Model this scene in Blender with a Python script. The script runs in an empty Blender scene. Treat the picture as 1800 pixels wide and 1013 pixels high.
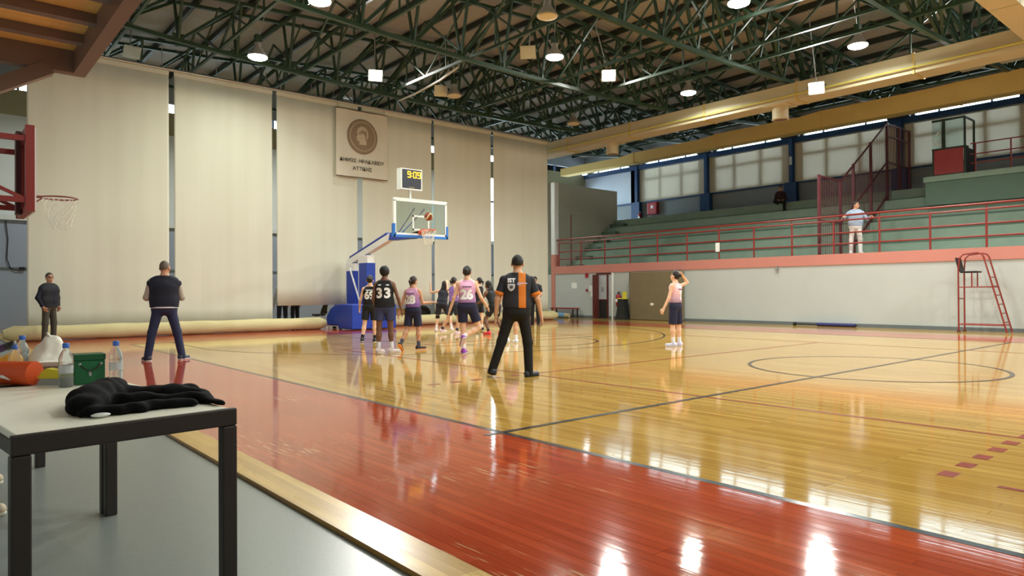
import bpy, bmesh, math, random
import numpy as np
from mathutils import Vector, Matrix
from mathutils.bvhtree import BVHTree
random.seed(7); np.random.seed(7)
S = bpy.context.scene
COL = S.collection
R_ = math.radians

# ------------------------------------------------------------------ camera
CAM = np.array([4.606, -11.3035, 1.2141]); YAW, PIT, ROL, FPX = 2.435695, 0.0055712, -0.0055639, 1215.5
def cam_axes():
    f = np.array([math.cos(YAW)*math.cos(PIT), math.sin(YAW)*math.cos(PIT), math.sin(PIT)])
    r = np.array([math.sin(YAW), -math.cos(YAW), 0.0]); u = np.cross(r, f)
    return r*math.cos(ROL)+u*math.sin(ROL), -r*math.sin(ROL)+u*math.cos(ROL), f
CR, CU, CF = cam_axes()
def on(px, ax, v):
    """point on the plane axis=v seen at photo pixel px"""
    d = CF + CR*(px[0]-900)/FPX - CU*(px[1]-506.5)/FPX
    return CAM + d*((v-CAM[ax])/d[ax])
cd = bpy.data.cameras.new('camera'); cd.sensor_width = 36; cd.lens = FPX/1800*36; cd.clip_end = 300
co = bpy.data.objects.new('camera', cd); COL.objects.link(co)
co.matrix_world = Matrix(((CR[0], CU[0], -CF[0], CAM[0]), (CR[1], CU[1], -CF[1], CAM[1]), (CR[2], CU[2], -CF[2], CAM[2]), (0, 0, 0, 1)))
S.camera = co

# ------------------------------------------------------------------ world, exposure
W = bpy.data.worlds.new('sky'); S.world = W; W.use_nodes = True
W.node_tree.nodes['Background'].inputs[0].default_value = (0.88, 0.94, 1.0, 1)
W.node_tree.nodes['Background'].inputs[1].default_value = 13.0
vs = S.view_settings; vs.view_transform = 'Standard'; vs.look = 'None'; vs.gamma = 1; vs.use_curve_mapping = False
vs.exposure = -0.05
S.cycles.use_denoising = True
S.cycles.max_bounces = 7; S.cycles.diffuse_bounces = 4; S.cycles.glossy_bounces = 3
S.cycles.transmission_bounces = 6; S.cycles.transparent_max_bounces = 8
S.cycles.sample_clamp_indirect = 6
HIGHBAY_W, FLOOD_W = 270.0, 430.0

# ------------------------------------------------------------------ materials
def lin(c):
    c = [x/255 for x in c]
    return [x/12.92 if x <= 0.04045 else ((x+0.055)/1.055)**2.4 for x in c] + [1]
MATS = {}
def mat(name, rgb, rough=0.6, var=0.10, scale=6.0, bump=0.0, metal=0.0, spec=0.5, coat=0.0, stretch=None, emit=None, estr=0.0, trans=0.0, alpha=1.0, sub=0.0, ior=1.45):
    if name in MATS: return MATS[name]
    m = bpy.data.materials.new(name); m.use_nodes = True; nt = m.node_tree; b = nt.nodes['Principled BSDF']
    L = nt.links.new
    b.inputs['Roughness'].default_value = rough; b.inputs['Metallic'].default_value = metal
    b.inputs['Specular IOR Level'].default_value = spec; b.inputs['Coat Weight'].default_value = coat
    b.inputs['Transmission Weight'].default_value = trans; b.inputs['Alpha'].default_value = alpha; b.inputs['IOR'].default_value = ior
    c = lin(rgb); b.inputs['Base Color'].default_value = c
    if emit:
        b.inputs['Emission Color'].default_value = lin(emit); b.inputs['Emission Strength'].default_value = estr
    if var or bump:
        tc = nt.nodes.new('ShaderNodeTexCoord'); mp = nt.nodes.new('ShaderNodeMapping'); n = nt.nodes.new('ShaderNodeTexNoise')
        if stretch: mp.inputs['Scale'].default_value = stretch
        n.inputs['Scale'].default_value = scale; n.inputs['Detail'].default_value = 5
        L(tc.outputs['Object'], mp.inputs[0]); L(mp.outputs[0], n.inputs['Vector'])
        if var:
            mx = nt.nodes.new('ShaderNodeMix'); mx.data_type = 'RGBA'
            mx.inputs[6].default_value = [x*(1-var) for x in c[:3]]+[1]; mx.inputs[7].default_value = [min(1, x*(1+var)) for x in c[:3]]+[1]
            L(n.outputs[0], mx.inputs[0]); L(mx.outputs[2], b.inputs['Base Color'])
        if bump:
            bp = nt.nodes.new('ShaderNodeBump'); bp.inputs['Strength'].default_value = bump; bp.inputs['Distance'].default_value = 0.02
            L(n.outputs[0], bp.inputs['Height']); L(bp.outputs[0], b.inputs['Normal'])
    MATS[name] = m; return m

def wood_floor(name, base, alt, rough, plank, paint=None, scratch=0.0, spec=0.5):
    m = bpy.data.materials.new(name); m.use_nodes = True; nt = m.node_tree; b = nt.nodes['Principled BSDF']; L = nt.links.new
    N = nt.nodes.new
    tc = N('ShaderNodeTexCoord'); br = N('ShaderNodeTexBrick')
    br.inputs['Scale'].default_value = 1.0; br.inputs['Brick Width'].default_value = plank[0]; br.inputs['Row Height'].default_value = plank[1]
    br.inputs['Mortar Size'].default_value = 0.0012; br.inputs['Mortar Smooth'].default_value = 0.3; br.offset = 0.37; br.offset_frequency = 3
    br.inputs['Color1'].default_value = lin(base); br.inputs['Color2'].default_value = lin(alt)
    br.inputs['Mortar'].default_value = [x*0.45 for x in lin(alt)[:3]]+[1]
    L(tc.outputs['Object'], br.inputs['Vector'])
    mp = N('ShaderNodeMapping'); mp.inputs['Scale'].default_value = (0.9, 16, 1); L(tc.outputs['Object'], mp.inputs[0])
    n = N('ShaderNodeTexNoise'); n.inputs['Scale'].default_value = 1.2; n.inputs['Detail'].default_value = 6; L(mp.outputs[0], n.inputs['Vector'])
    hs = N('ShaderNodeHueSaturation'); L(br.outputs['Color'], hs.inputs['Color'])
    mr = N('ShaderNodeMapRange'); mr.inputs[3].default_value = 0.72; mr.inputs[4].default_value = 1.26; L(n.outputs[0], mr.inputs[0]); L(mr.outputs[0], hs.inputs['Value'])
    out = hs.outputs[0]
    if scratch:
        mp2 = N('ShaderNodeMapping'); mp2.inputs['Scale'].default_value = (2.2, 34, 1); mp2.inputs['Rotation'].default_value = (0, 0, 0.10); L(tc.outputs['Object'], mp2.inputs[0])
        n2 = N('ShaderNodeTexNoise'); n2.inputs['Scale'].default_value = 1.6; n2.inputs['Detail'].default_value = 8; L(mp2.outputs[0], n2.inputs['Vector'])
        n3 = N('ShaderNodeTexNoise'); n3.inputs['Scale'].default_value = 0.9; n3.inputs['Detail'].default_value = 3; L(tc.outputs['Object'], n3.inputs['Vector'])
        ad = N('ShaderNodeMath'); ad.operation = 'MULTIPLY'; L(n2.outputs[0], ad.inputs[0]); L(n3.outputs[0], ad.inputs[1])
        rp = N('ShaderNodeValToRGB'); rp.color_ramp.elements[0].position = 0.355; rp.color_ramp.elements[1].position = 0.42
        rp.color_ramp.elements[0].color = (0, 0, 0, 1); rp.color_ramp.elements[1].color = (scratch,)*3+(1,); L(ad.outputs[0], rp.inputs[0])
        mx = N('ShaderNodeMix'); mx.data_type = 'RGBA'; mx.inputs[7].default_value = lin((206, 170, 128)); L(rp.outputs[0], mx.inputs[0]); L(out, mx.inputs[6]); out = mx.outputs[2]
    L(out, b.inputs['Base Color'])
    mr2 = N('ShaderNodeMapRange'); mr2.inputs[3].default_value = rough*0.75; mr2.inputs[4].default_value = rough*1.35; L(n.outputs[0], mr2.inputs[0]); L(mr2.outputs[0], b.inputs['Roughness'])
    b.inputs['Specular IOR Level'].default_value = spec
    bp = N('ShaderNodeBump'); bp.inputs['Strength'].default_value = 0.05; bp.inputs['Distance'].default_value = 0.01; L(n.outputs[0], bp.inputs['Height']); L(bp.outputs[0], b.inputs['Normal'])
    MATS[name] = m; return m

def fabric(name, rgb, rgb2, transl=0.0, folds=0.25, streak=(6, 1, 0.25), rough=0.9):
    """hanging cloth: soft vertical folds, slight mottling, lets some light through"""
    m = bpy.data.materials.new(name); m.use_nodes = True; nt = m.node_tree; b = nt.nodes['Principled BSDF']; L = nt.links.new; N = nt.nodes.new
    tc = N('ShaderNodeTexCoord'); mp = N('ShaderNodeMapping'); mp.inputs['Scale'].default_value = streak; L(tc.outputs['Object'], mp.inputs[0])
    n = N('ShaderNodeTexNoise'); n.inputs['Scale'].default_value = 1.0; n.inputs['Detail'].default_value = 4; L(mp.outputs[0], n.inputs['Vector'])
    mx = N('ShaderNodeMix'); mx.data_type = 'RGBA'; mx.inputs[6].default_value = lin(rgb); mx.inputs[7].default_value = lin(rgb2); L(n.outputs[0], mx.inputs[0])
    L(mx.outputs[2], b.inputs['Base Color']); b.inputs['Roughness'].default_value = rough; b.inputs['Specular IOR Level'].default_value = 0.2
    bp = N('ShaderNodeBump'); bp.inputs['Strength'].default_value = folds; bp.inputs['Distance'].default_value = 0.05; L(n.outputs[0], bp.inputs['Height']); L(bp.outputs[0], b.inputs['Normal'])
    if transl:
        tr = N('ShaderNodeBsdfTranslucent'); L(mx.outputs[2], tr.inputs[0]); ms = N('ShaderNodeMixShader'); ms.inputs[0].default_value = transl
        L(b.outputs[0], ms.inputs[1]); L(tr.outputs[0], ms.inputs[2]); L(ms.outputs[0], nt.nodes['Material Output'].inputs[0])
    MATS[name] = m; return m

def glass(name, tint=(235, 245, 245), rough=0.02):
    m = bpy.data.materials.new(name); m.use_nodes = True; nt = m.node_tree; L = nt.links.new
    g = nt.nodes.new('ShaderNodeBsdfGlossy'); g.inputs['Roughness'].default_value = rough
    t = nt.nodes.new('ShaderNodeBsdfTransparent'); t.inputs[0].default_value = lin(tint)
    fr = nt.nodes.new('ShaderNodeFresnel'); fr.inputs[0].default_value = 1.45
    ms = nt.nodes.new('ShaderNodeMixShader'); L(fr.outputs[0], ms.inputs[0]); L(t.outputs[0], ms.inputs[1]); L(g.outputs[0], ms.inputs[2])
    L(ms.outputs[0], nt.nodes['Material Output'].inputs[0]); MATS[name] = m; return m

# ------------------------------------------------------------------ mesh helpers
def V(*a): return np.array(a, float)
def unit(v): v = np.asarray(v, float); return v/max(1e-9, np.linalg.norm(v))
class MB:
    def __init__(s): s.v = []; s.f = []
    def add(s, vs_, fs):
        o = len(s.v); s.v += [tuple(map(float, p)) for p in vs_]; s.f += [tuple(i+o for i in f) for f in fs]; return s
    def hexa(s, p): return s.add(p, [(0, 3, 2, 1), (4, 5, 6, 7), (0, 1, 5, 4), (1, 2, 6, 5), (2, 3, 7, 6), (3, 0, 4, 7)])
    def box(s, x0, x1, y0, y1, z0, z1):
        return s.hexa([(x0, y0, z0), (x1, y0, z0), (x1, y1, z0), (x0, y1, z0), (x0, y0, z1), (x1, y0, z1), (x1, y1, z1), (x0, y1, z1)])
    def bar(s, p, q, w, h=None, up=(0, 0, 1)):
        p, q = np.asarray(p, float), np.asarray(q, float); h = h or w; d = unit(q-p); a = np.cross(d, up)
        if np.linalg.norm(a) < 1e-4: a = np.cross(d, (1, 0, 0))
        a = unit(a)*w/2; b = unit(np.cross(a, d))*h/2
        return s.hexa([p-a-b, p+a-b, p+a+b, p-a+b, q-a-b, q+a-b, q+a+b, q-a+b])
    def loft(s, rings, cap=True, closed=False):
        n = len(rings[0]); o = len(s.v); vv = [p for r in rings for p in r]; ff = []
        m = len(rings)
        for i in range(m if closed else m-1):
            for j in range(n): ff.append((i*n+j, i*n+(j+1) % n, ((i+1) % m)*n+(j+1) % n, ((i+1) % m)*n+j))
        if cap and not closed: ff.append(tuple(range(n))[::-1]); ff.append(tuple((m-1)*n+j for j in range(n)))
        return s.add(vv, ff)
    def tube(s, pts, r, n=8, closed=False):
        pts = [np.asarray(p, float) for p in pts]; m = len(pts); rings = []; prev = None
        for i, p in enumerate(pts):
            if closed: d = unit(pts[(i+1) % m]-pts[i-1])
            else: d = unit(pts[min(i+1, m-1)]-pts[max(i-1, 0)])
            if prev is None:
                a = np.cross(d, (0, 0, 1));
                if np.linalg.norm(a) < 1e-3: a = np.cross(d, (1, 0, 0))
            else: a = prev-d*(prev@d)
            a = unit(a); prev = a; b = np.cross(d, a); rr = r[i] if hasattr(r, '__len__') else r
            rings.append([p+a*rr*math.cos(t)+b*rr*math.sin(t) for t in np.linspace(0, 2*math.pi, n, endpoint=False)])
        return s.loft(rings, closed=closed)
    def cyl(s, p, q, r, r2=None, n=16): return s.tube([p, q], [r, r if r2 is None else r2], n)
    def lathe(s, prof, c=(0, 0, 0), n=20):
        return s.loft([[(c[0]+r*math.cos(t), c[1]+r*math.sin(t), c[2]+z) for t in np.linspace(0, 2*math.pi, n, endpoint=False)] for r, z in prof])
    def sphere(s, c, r, n=16, m=10):
        r = np.ones(3)*r
        return s.loft([[(c[0]+r[0]*math.sin(a)*math.cos(t), c[1]+r[1]*math.sin(a)*math.sin(t), c[2]-r[2]*math.cos(a)) for t in np.linspace(0, 2*math.pi, n, endpoint=False)] for a in np.linspace(0.05, math.pi-0.05, m)])
    def quad(s, a, b, c, d): return s.add([a, b, c, d], [(0, 1, 2, 3)])
    def xf(s, M):
        M = np.array(M); v = np.array(s.v); s.v = [tuple(p) for p in v@M[:3, :3].T+M[:3, 3]]; return s
    def build(s, name, m, parent=None, smooth=False, bevel=0.0):
        me = bpy.data.meshes.new(name); me.from_pydata(s.v, [], s.f); me.update()
        return link(name, me, m, parent, smooth, bevel)
def link(name, me, m, parent=None, smooth=False, bevel=0.0):
    if m is not None: me.materials.append(m)
    if smooth:
        me.polygons.foreach_set('use_smooth', [True]*len(me.polygons))
    o = bpy.data.objects.new(name, me); COL.objects.link(o)
    if parent: o.parent = parent
    if smooth == 'auto': me.set_sharp_from_angle(angle=R_(40))
    if bevel:
        b = o.modifiers.new('bevel', 'BEVEL'); b.width = bevel; b.segments = 2; b.limit_method = 'ANGLE'
    return o
def tag(o, label, cat, group=None):
    o['label'] = label; o['category'] = cat
    if group: o['group'] = group
    return o
def thing(name, label, cat, loc=(0, 0, 0), rz=0.0, group=None):
    o = bpy.data.objects.new(name, None); COL.objects.link(o); o.location = [float(x) for x in loc]; o.rotation_euler = (0, 0, rz)
    o.empty_display_size = 0.1
    return tag(o, label, cat, group)
def struct(o): o['kind'] = 'structure'; return o
def box(name, b, m, parent=None, bevel=0.0): return MB().box(*b).build(name, m, parent, bevel=bevel)
def dup(root, loc, rz=None, label=None, group=None):
    r = root.copy(); COL.objects.link(r); r.location = [float(x) for x in loc]
    if rz is not None: r.rotation_euler = (0, 0, rz)
    if label: r['label'] = label
    if group: r['group'] = group
    def rec(src, dst):
        for ch in list(src.children):
            c = ch.copy(); COL.objects.link(c); c.parent = dst; rec(ch, c)
    rec(root, r); return r
def text_geo(s, size, spacing=1.0, bold=0.0):
    cu = bpy.data.curves.new('t', 'FONT'); cu.body = s; cu.size = size; cu.align_x = 'CENTER'; cu.align_y = 'CENTER'; cu.space_character = spacing; cu.offset = bold
    cu.resolution_u = 3
    o = bpy.data.objects.new('t', cu); COL.objects.link(o); bpy.context.view_layer.update()
    me = bpy.data.meshes.new_from_object(o.evaluated_get(bpy.context.evaluated_depsgraph_get()))
    bm = bmesh.new(); bm.from_mesh(me); bmesh.ops.triangulate(bm, faces=bm.faces[:], ngon_method='EAR_CLIP')
    bm.verts.ensure_lookup_table(); v = [tuple(x.co) for x in bm.verts]; f = [tuple(q.index for q in x.verts) for x in bm.faces]
    bm.free(); bpy.data.objects.remove(o); bpy.data.curves.remove(cu); bpy.data.meshes.remove(me)
    return v, f

# ------------------------------------------------------------------ palette
M_wood = wood_floor('court_wood', (192, 153, 80), (170, 130, 60), 0.06, (1.3, 0.07))
M_red = wood_floor('court_red_paint', (178, 76, 46), (162, 66, 40), 0.06, (1.3, 0.07), scratch=0.8)
M_strip = wood_floor('court_edge_wood', (196, 158, 70), (172, 132, 54), 0.28, (1.1, 0.07))
M_line_k = mat('line_black', (42, 42, 48), 0.18, 0.1, 3)
M_line_r = mat('line_red', (140, 52, 38), 0.18, 0.1, 3)
M_vinyl = mat('grey_vinyl', (120, 125, 122), 0.32, 0.14, 60)
M_conc = mat('wall_paint_grey', (174, 179, 180), 0.75, 0.07, 1.2, 0.05)
M_white = mat('wall_paint_white', (205, 208, 212), 0.8, 0.05, 1.0)
M_bluegrey = mat('wall_paint_bluegrey', (148, 156, 178), 0.75, 0.06, 1.0)
M_pink = mat('parapet_pink', (186, 122, 112), 0.7, 0.06, 2)
M_base = mat('baseboard_grey', (96, 104, 108), 0.5, 0.08, 3)
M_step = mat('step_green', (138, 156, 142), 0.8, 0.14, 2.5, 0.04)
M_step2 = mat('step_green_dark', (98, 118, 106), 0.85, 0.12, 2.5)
M_stair = mat('stair_wall_grey', (186, 184, 172), 0.85, 0.10, 1.5, 0.05)
M_sill = mat('sill_grey', (142, 148, 156), 0.8, 0.1, 1.5)
M_blue = mat('frame_blue', (28, 66, 118), 0.45, 0.08, 4)
M_truss = mat('truss_green', (46, 70, 54), 0.42, 0.15, 5)
M_purl = mat('purlin_dark', (38, 46, 42), 0.5, 0.1, 5)
M_roof = mat('roof_sheet', (152, 148, 144), 0.75, 0.10, 0.8, stretch=(0.4, 3, 1))
M_duct = mat('duct_cream', (200, 188, 160), 0.55, 0.08, 2)
M_duct2 = mat('duct_yellow', (214, 182, 108), 0.6, 0.06, 2)
M_curtain = fabric('curtain_cream', (217, 216, 202), (206, 204, 188), 0.0, 0.10, (1, 3.0, 0.12))
M_roll = fabric('curtain_roll', (214, 204, 160), (186, 172, 126), 0.0, 0.3, (4, 1.5, 4))
M_blind = fabric('blind_cream', (208, 198, 182), (196, 186, 170), 0.085, 0.1, (3, 3, 0.4))
M_banner = fabric('banner_white', (224, 218, 204), (212, 204, 188), 0.10, 0.15, (3, 3, 0.5))
M_rail = mat('rail_red', (126, 42, 38), 0.35, 0.12, 8)
M_fence = mat('fence_maroon', (92, 40, 48), 0.45, 0.12, 8)
M_steel = mat('steel', (176, 178, 180), 0.35, 0.08, 8, metal=0.8)
M_wmetal = mat('white_metal', (226, 228, 228), 0.35, 0.04, 6)
M_pad = mat('pad_blue', (24, 58, 160), 0.45, 0.10, 5)
M_padl = mat('pad_light_blue', (36, 110, 200), 0.45, 0.08, 5)
M_orange = mat('rim_orange', (214, 84, 44), 0.4, 0.05, 5)
M_net = mat('net_white', (222, 218, 206), 0.8, 0.08, 20)
M_black = mat('black_plastic', (22, 22, 24), 0.5, 0.1, 8)
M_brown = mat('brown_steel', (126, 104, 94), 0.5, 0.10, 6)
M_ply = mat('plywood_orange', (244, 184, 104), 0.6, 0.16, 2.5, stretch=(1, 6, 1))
M_tframe = mat('table_frame', (44, 38, 36), 0.45, 0.1, 8)
M_ttop = mat('table_top', (236, 234, 220), 0.35, 0.04, 3)
M_glass = glass('glass')
M_lampglow = mat('highbay_glow', (255, 255, 255), 0.5, 0, emit=(238, 255, 232), estr=28)
M_floodglow = mat('flood_glow', (255, 255, 255), 0.5, 0, emit=(255, 250, 238), estr=55)
M_lampoff = mat('lamp_off', (206, 190, 160), 0.4, 0.05, 4)
M_alu = mat('aluminium', (188, 190, 190), 0.4, 0.06, 6, metal=0.6)
# ================================================================== STRUCTURE
XE, XR, YN, YF, YB = -26.0, 14.0, -12.4, 11.95, 20.95     # end wall, rear wall, near wall, parapet wall, back wall
floor = struct(box('floor', (XE, XR, YN, YB, -0.25, -0.025), M_vinyl))
court = box('wooden_court', (XE, XR, -9.68, YF, -0.024, 0.0), M_wood, floor)
def zone(name, b, m, z0, z1): return box(name, (b[0], b[1], b[2], b[3], z0, z1), m, court)
zone('edge_strip', (XE+.1, XR-.1, -9.679, -9.45), M_strip, 0.0, 0.0012)
zone('red_border', (-17.6, XR-.1, -9.45, -7.5), M_red, 0.0, 0.0012)
zone('red_border', (-17.6, -14.0, -7.5, 7.5), M_red, 0.0, 0.0012)
zone('red_border', (-17.6, XR-.1, 7.5, 9.45), M_red, 0.0, 0.0012)
def strip(name, x0, x1, y0, y1, m, z=0.0012): zone(name, (x0, x1, y0, y1), m, z, z+0.001)
def arc(name, c, r, a0, a1, w, m, z=0.0012):
    n = max(12, int(abs(a1-a0)*r*6)); t = np.linspace(a0, a1, n); b = MB()
    for i in range(n-1):
        P = [(c[0]+q*math.cos(a), c[1]+q*math.sin(a)) for a in (t[i], t[i+1]) for q in (r-w/2, r+w/2)]
        b.quad((*P[0], z+.001), (*P[1], z+.001), (*P[3], z+.001), (*P[2], z+.001))
    b.build(name, m, court)
for y in (-7.5, 7.5): strip('court_line', -14, 14-.2, y-.03, y+.03, M_line_k)
strip('court_line', -14.05, -14, -7.5, 7.5, M_line_k)
strip('court_line', -.03, .03, -7.68, 7.5, M_line_k, 0.0024)
arc('court_line', (0, 0), 1.8, 0, 2*math.pi, .055, M_line_k, 0.0026)
BX = -12.425
a_ = math.asin(6.6/6.75)
arc('court_line', (BX, 0), 6.75, -a_, a_, .05, M_line_k)
for s_ in (-1, 1): strip('court_line', -14, BX+6.75*math.cos(a_), s_*6.6-.025, s_*6.6+.025, M_line_k)
arc('court_line', (-8.2, 0), 1.8, -math.pi/2, math.pi/2, .05, M_line_k)
strip('court_line', -8.225, -8.175, -2.45, 2.45, M_line_k)
for s_ in (-1, 1): strip('court_line', -14, -8.2, s_*2.45-.025, s_*2.45+.025, M_line_k)
for y in (-4.5, 4.5): strip('volleyball_line', -9, 9, y-.025, y+.025, M_line_r)
for x in (-9, -3, 3, 9): strip('volleyball_line', x-.025, x+.025, -4.5, 4.5, M_line_r, 0.0014)
for x in (-3, 3):
    for k in range(5):
        y = -4.775-.35*k
        strip('volleyball_dash', x-.05, x+.05, y-.075, y+.075, M_line_r)
strip('volleyball_line', 3.3, 3.62, -6.3, -6.25, M_line_r)

# --- walls
wf = struct(box('wall_right', (XE, XR, YF, YF+.25, -0.025, 2.06), M_conc))
box('pink_band', (-19.45, XR-.01, YF-.03, YF+.26, 2.06, 2.42), M_pink, wf)
box('pink_pier', (-19.7, -19.45, YF-.03, YF+.26, 0, 3.0), M_pink, wf)
box('pale_pier', (-19.7, -19.45, YF-.02, YF+.25, 3.0, 6.5), M_white, wf)
struct(box('baseboard_right', (XE+.05, XR-.05, YF-.02, YF, 0.0, 0.11), M_base))
struct(box('wall_stair', (-21.95, -21.7, YF+.3, 19.1, 2.3, 6.95), M_stair))
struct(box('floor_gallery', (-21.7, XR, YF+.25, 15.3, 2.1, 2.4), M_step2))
wb = struct(box('wall_back', (XE, XR, YB, YB+.25, 0, 6.42), M_sill))
box('upper_wall', (XE, XR, YB, YB+.25, 9.12, 9.9), M_sill, wb)
we = struct(box('wall_end', (XE-.25, XE, YN, YB, 0, 3.9), M_bluegrey))
box('sill_band', (XE-.25, XE+.12, YN, YB-.1, 3.9, 4.1), M_white, we)
box('wall_dado', (XE, XE+.03, YN, YB-.1, 2.12, 2.2), M_base, we)
box('lintel', (XE-.25, XE+.05, YN, YB, 7.7, 8.62), mat('lintel_ochre', (150, 142, 112), 0.7), we)
box('upper_wall', (XE-.25, XE, YN, YB, 9.0, 10.6), M_sill, we)
box('blind_wall', (XE-.12, XE-.02, YN, 13.0, 4.1, 7.7), M_white, we)
w = struct(bpy.data.objects.new('window_60', None)); COL.objects.link(w); w.location = (XE-.1, 13.0, 4.1)
for k in range(5):
    box('pane', (-.01, .01, 1.58*k+.05, 1.58*k+1.53, .05, 3.55), M_glass, w); box('mullion', (-.05, .05, 1.58*k-.05, 1.58*k+.05, 0, 3.6), M_blue, w)
box('transom', (-.05, .05, 0, 7.9, 2.2, 2.3), M_blue, w)
struct(box('wall_near', (XE, XR, YN-.25, YN, -.025, 9.7), M_conc))
struct(box('wall_rear', (XR, XR+.25, YN, YB, -.025, 10.6), M_white))
# end-wall clerestory panes
for k in range(14):
    y0 = YN+.3+k*2.35
    w = struct(bpy.data.objects.new('window_%d' % (k+1), None)); COL.objects.link(w); w.location = (XE-.1, y0, 8.62)
    for (a, b) in ((0, 1.05), (1.12, 2.2)):
        box('pane', (-.01, .01, a, b, 0.02, .37), M_glass, w)
    box('mullion', (-.05, .05, 1.05, 1.12, 0, .39), M_blue, w); box('mullion', (-.05, .05, 2.2, 2.35, 0, .39), M_blue, w)

# --- roof
YM = 4.5
def TOPZ(y): return 10.4-.055*abs(y-YM)
def BOTZ(y): return 8.2+.0036*(y-YM)**2
roof = struct(bpy.data.objects.new('ceiling', None)); COL.objects.link(roof)
for (ya, yb) in ((YN-.3, YM), (YM, YB+.3)):
    n = 11
    for i in range(n):      # sheet strips with a lapped joint between them
        x0 = XE-.3+(XR-XE+.6)/n*i; x1 = XE-.3+(XR-XE+.6)/n*(i+1)-.02
        MB().hexa([(x0, ya, TOPZ(ya)+.26), (x1, ya, TOPZ(ya)+.26), (x1, yb, TOPZ(yb)+.26), (x0, yb, TOPZ(yb)+.26),
                   (x0, ya, TOPZ(ya)+.32), (x1, ya, TOPZ(ya)+.32), (x1, yb, TOPZ(yb)+.32), (x0, yb, TOPZ(yb)+.32)]).build('roof_sheet', M_roof, roof)
    b_ = MB().hexa([(XE-.3, ya, TOPZ(ya)+.33), (XR+.3, ya, TOPZ(ya)+.33), (XR+.3, yb, TOPZ(yb)+.33), (XE-.3, yb, TOPZ(yb)+.33),
                    (XE-.3, ya, TOPZ(ya)+.40), (XR+.3, ya, TOPZ(ya)+.40), (XR+.3, yb, TOPZ(yb)+.40), (XE-.3, yb, TOPZ(yb)+.40)]).build('roof_deck', M_roof, roof)
y = YN+.5
while y < YB:
    box('purlin', (XE, XR, y-.05, y+.05, TOPZ(y)+.06, TOPZ(y)+.24), M_purl, roof); y += 1.38

# --- trusses across the hall
TX = [-26+.35+.0, -21.66, -16.9, -12.1, -7.22, -2.4, 2.4, 7.2, 12.0]
TX = [-21.66, -16.9, -12.1, -7.22, -2.4, 2.4, 7.2]
TLAB = ['dark green roof truss '+q for q in ('beyond the divider curtain', 'just in front of the divider curtain rail', 'above the glass backboard', 'above the player with her hand behind her head', 'above the umpire chair and centre line', 'above the near half beyond the centre line', 'above the camera end of the hall')]
NY = [YN+.15+(YB-YN-.3)/20*i for i in range(21)]
proto = None
for X in TX:
    if proto is None:
        t = thing('roof_truss', TLAB[0], 'truss', (X, 0, 0), group='roof trusses across the hall')
        for i in range(20):
            y0, y1 = NY[i], NY[i+1]
            for sx in (-.45, .45): MB().bar((sx, y0, TOPZ(y0)), (sx, y1, TOPZ(y1)), .10).build('top_chord', M_truss, t)
            MB().bar((0, y0, BOTZ(y0)), (0, y1, BOTZ(y1)), .13, .11).build('bottom_chord', M_truss, t)
            if TOPZ(y0)-BOTZ(y0) > .35:
                for sx in (-.45, .45):
                    MB().bar((0, y0, BOTZ(y0)), (sx, y0, TOPZ(y0)), .07).build('post', M_truss, t)
                    yd, zd = (y1, TOPZ(y1)) if y0 < YM else (NY[i-1], TOPZ(NY[i-1]))
                    MB().bar((0, y0, BOTZ(y0)), (sx, yd, zd), .08).build('diagonal', M_truss, t)
                box('gusset', (-.02, .02, y0-.16, y0+.16, BOTZ(y0)-.02, BOTZ(y0)+.2), M_truss, t)
            MB().bar((-.45, y0, TOPZ(y0)), (.45, y0, TOPZ(y0)), .07).build('tie', M_truss, t)
        proto = t
    else: dup(proto, (X, 0, 0), label=TLAB[TX.index(X)])
# longitudinal bracing trusses between them
for q, yy in enumerate((-6.9, -1.9, 4.9, 8.3, 14.8, -9.4, -4.5, 1.3, 7.0, 12.0, 17.4)):
    t = thing('brace_truss', ['dark green longitudinal brace along the roof above the near sideline', 'dark green longitudinal brace left of the roof ridge', 'dark green longitudinal brace under the roof ridge', 'dark green longitudinal brace beside the cream air duct', 'dark green longitudinal brace above the spectator stand', 'dark green longitudinal brace above the timber balcony edge', 'dark green longitudinal brace above the first curtain strips', 'dark green longitudinal brace above the crest banner', 'dark green longitudinal brace above the last curtain strips', 'dark green longitudinal brace above the parapet wall', 'dark green longitudinal brace above the ochre duct'][q], 'brace', (0, yy, 0))
    zb, zt = BOTZ(yy)+.08, TOPZ(yy)-.1
    for i in range(len(TX)-1):
        xa, xb = TX[i]+.06, TX[i+1]-.06
        MB().bar((xa, 0, zb), (xb, 0, zb), .08).build('lower_rail', M_truss, t)
        xm = (xa+xb)/2
        for u, v in ((xa, xm), (xb, xm)):
            MB().bar((u, 0, zb), (v, 0, zt), .06).build('diagonal', M_truss, t)
            MB().bar(((u+v)/2, 0, zb), ((u+v)/2, 0, (zb+zt)/2), .045).build('hanger', M_truss, t)
            MB().bar((u, 0, zt), (v, 0, zb), .045).build('counter_brace', M_truss, t)

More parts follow.
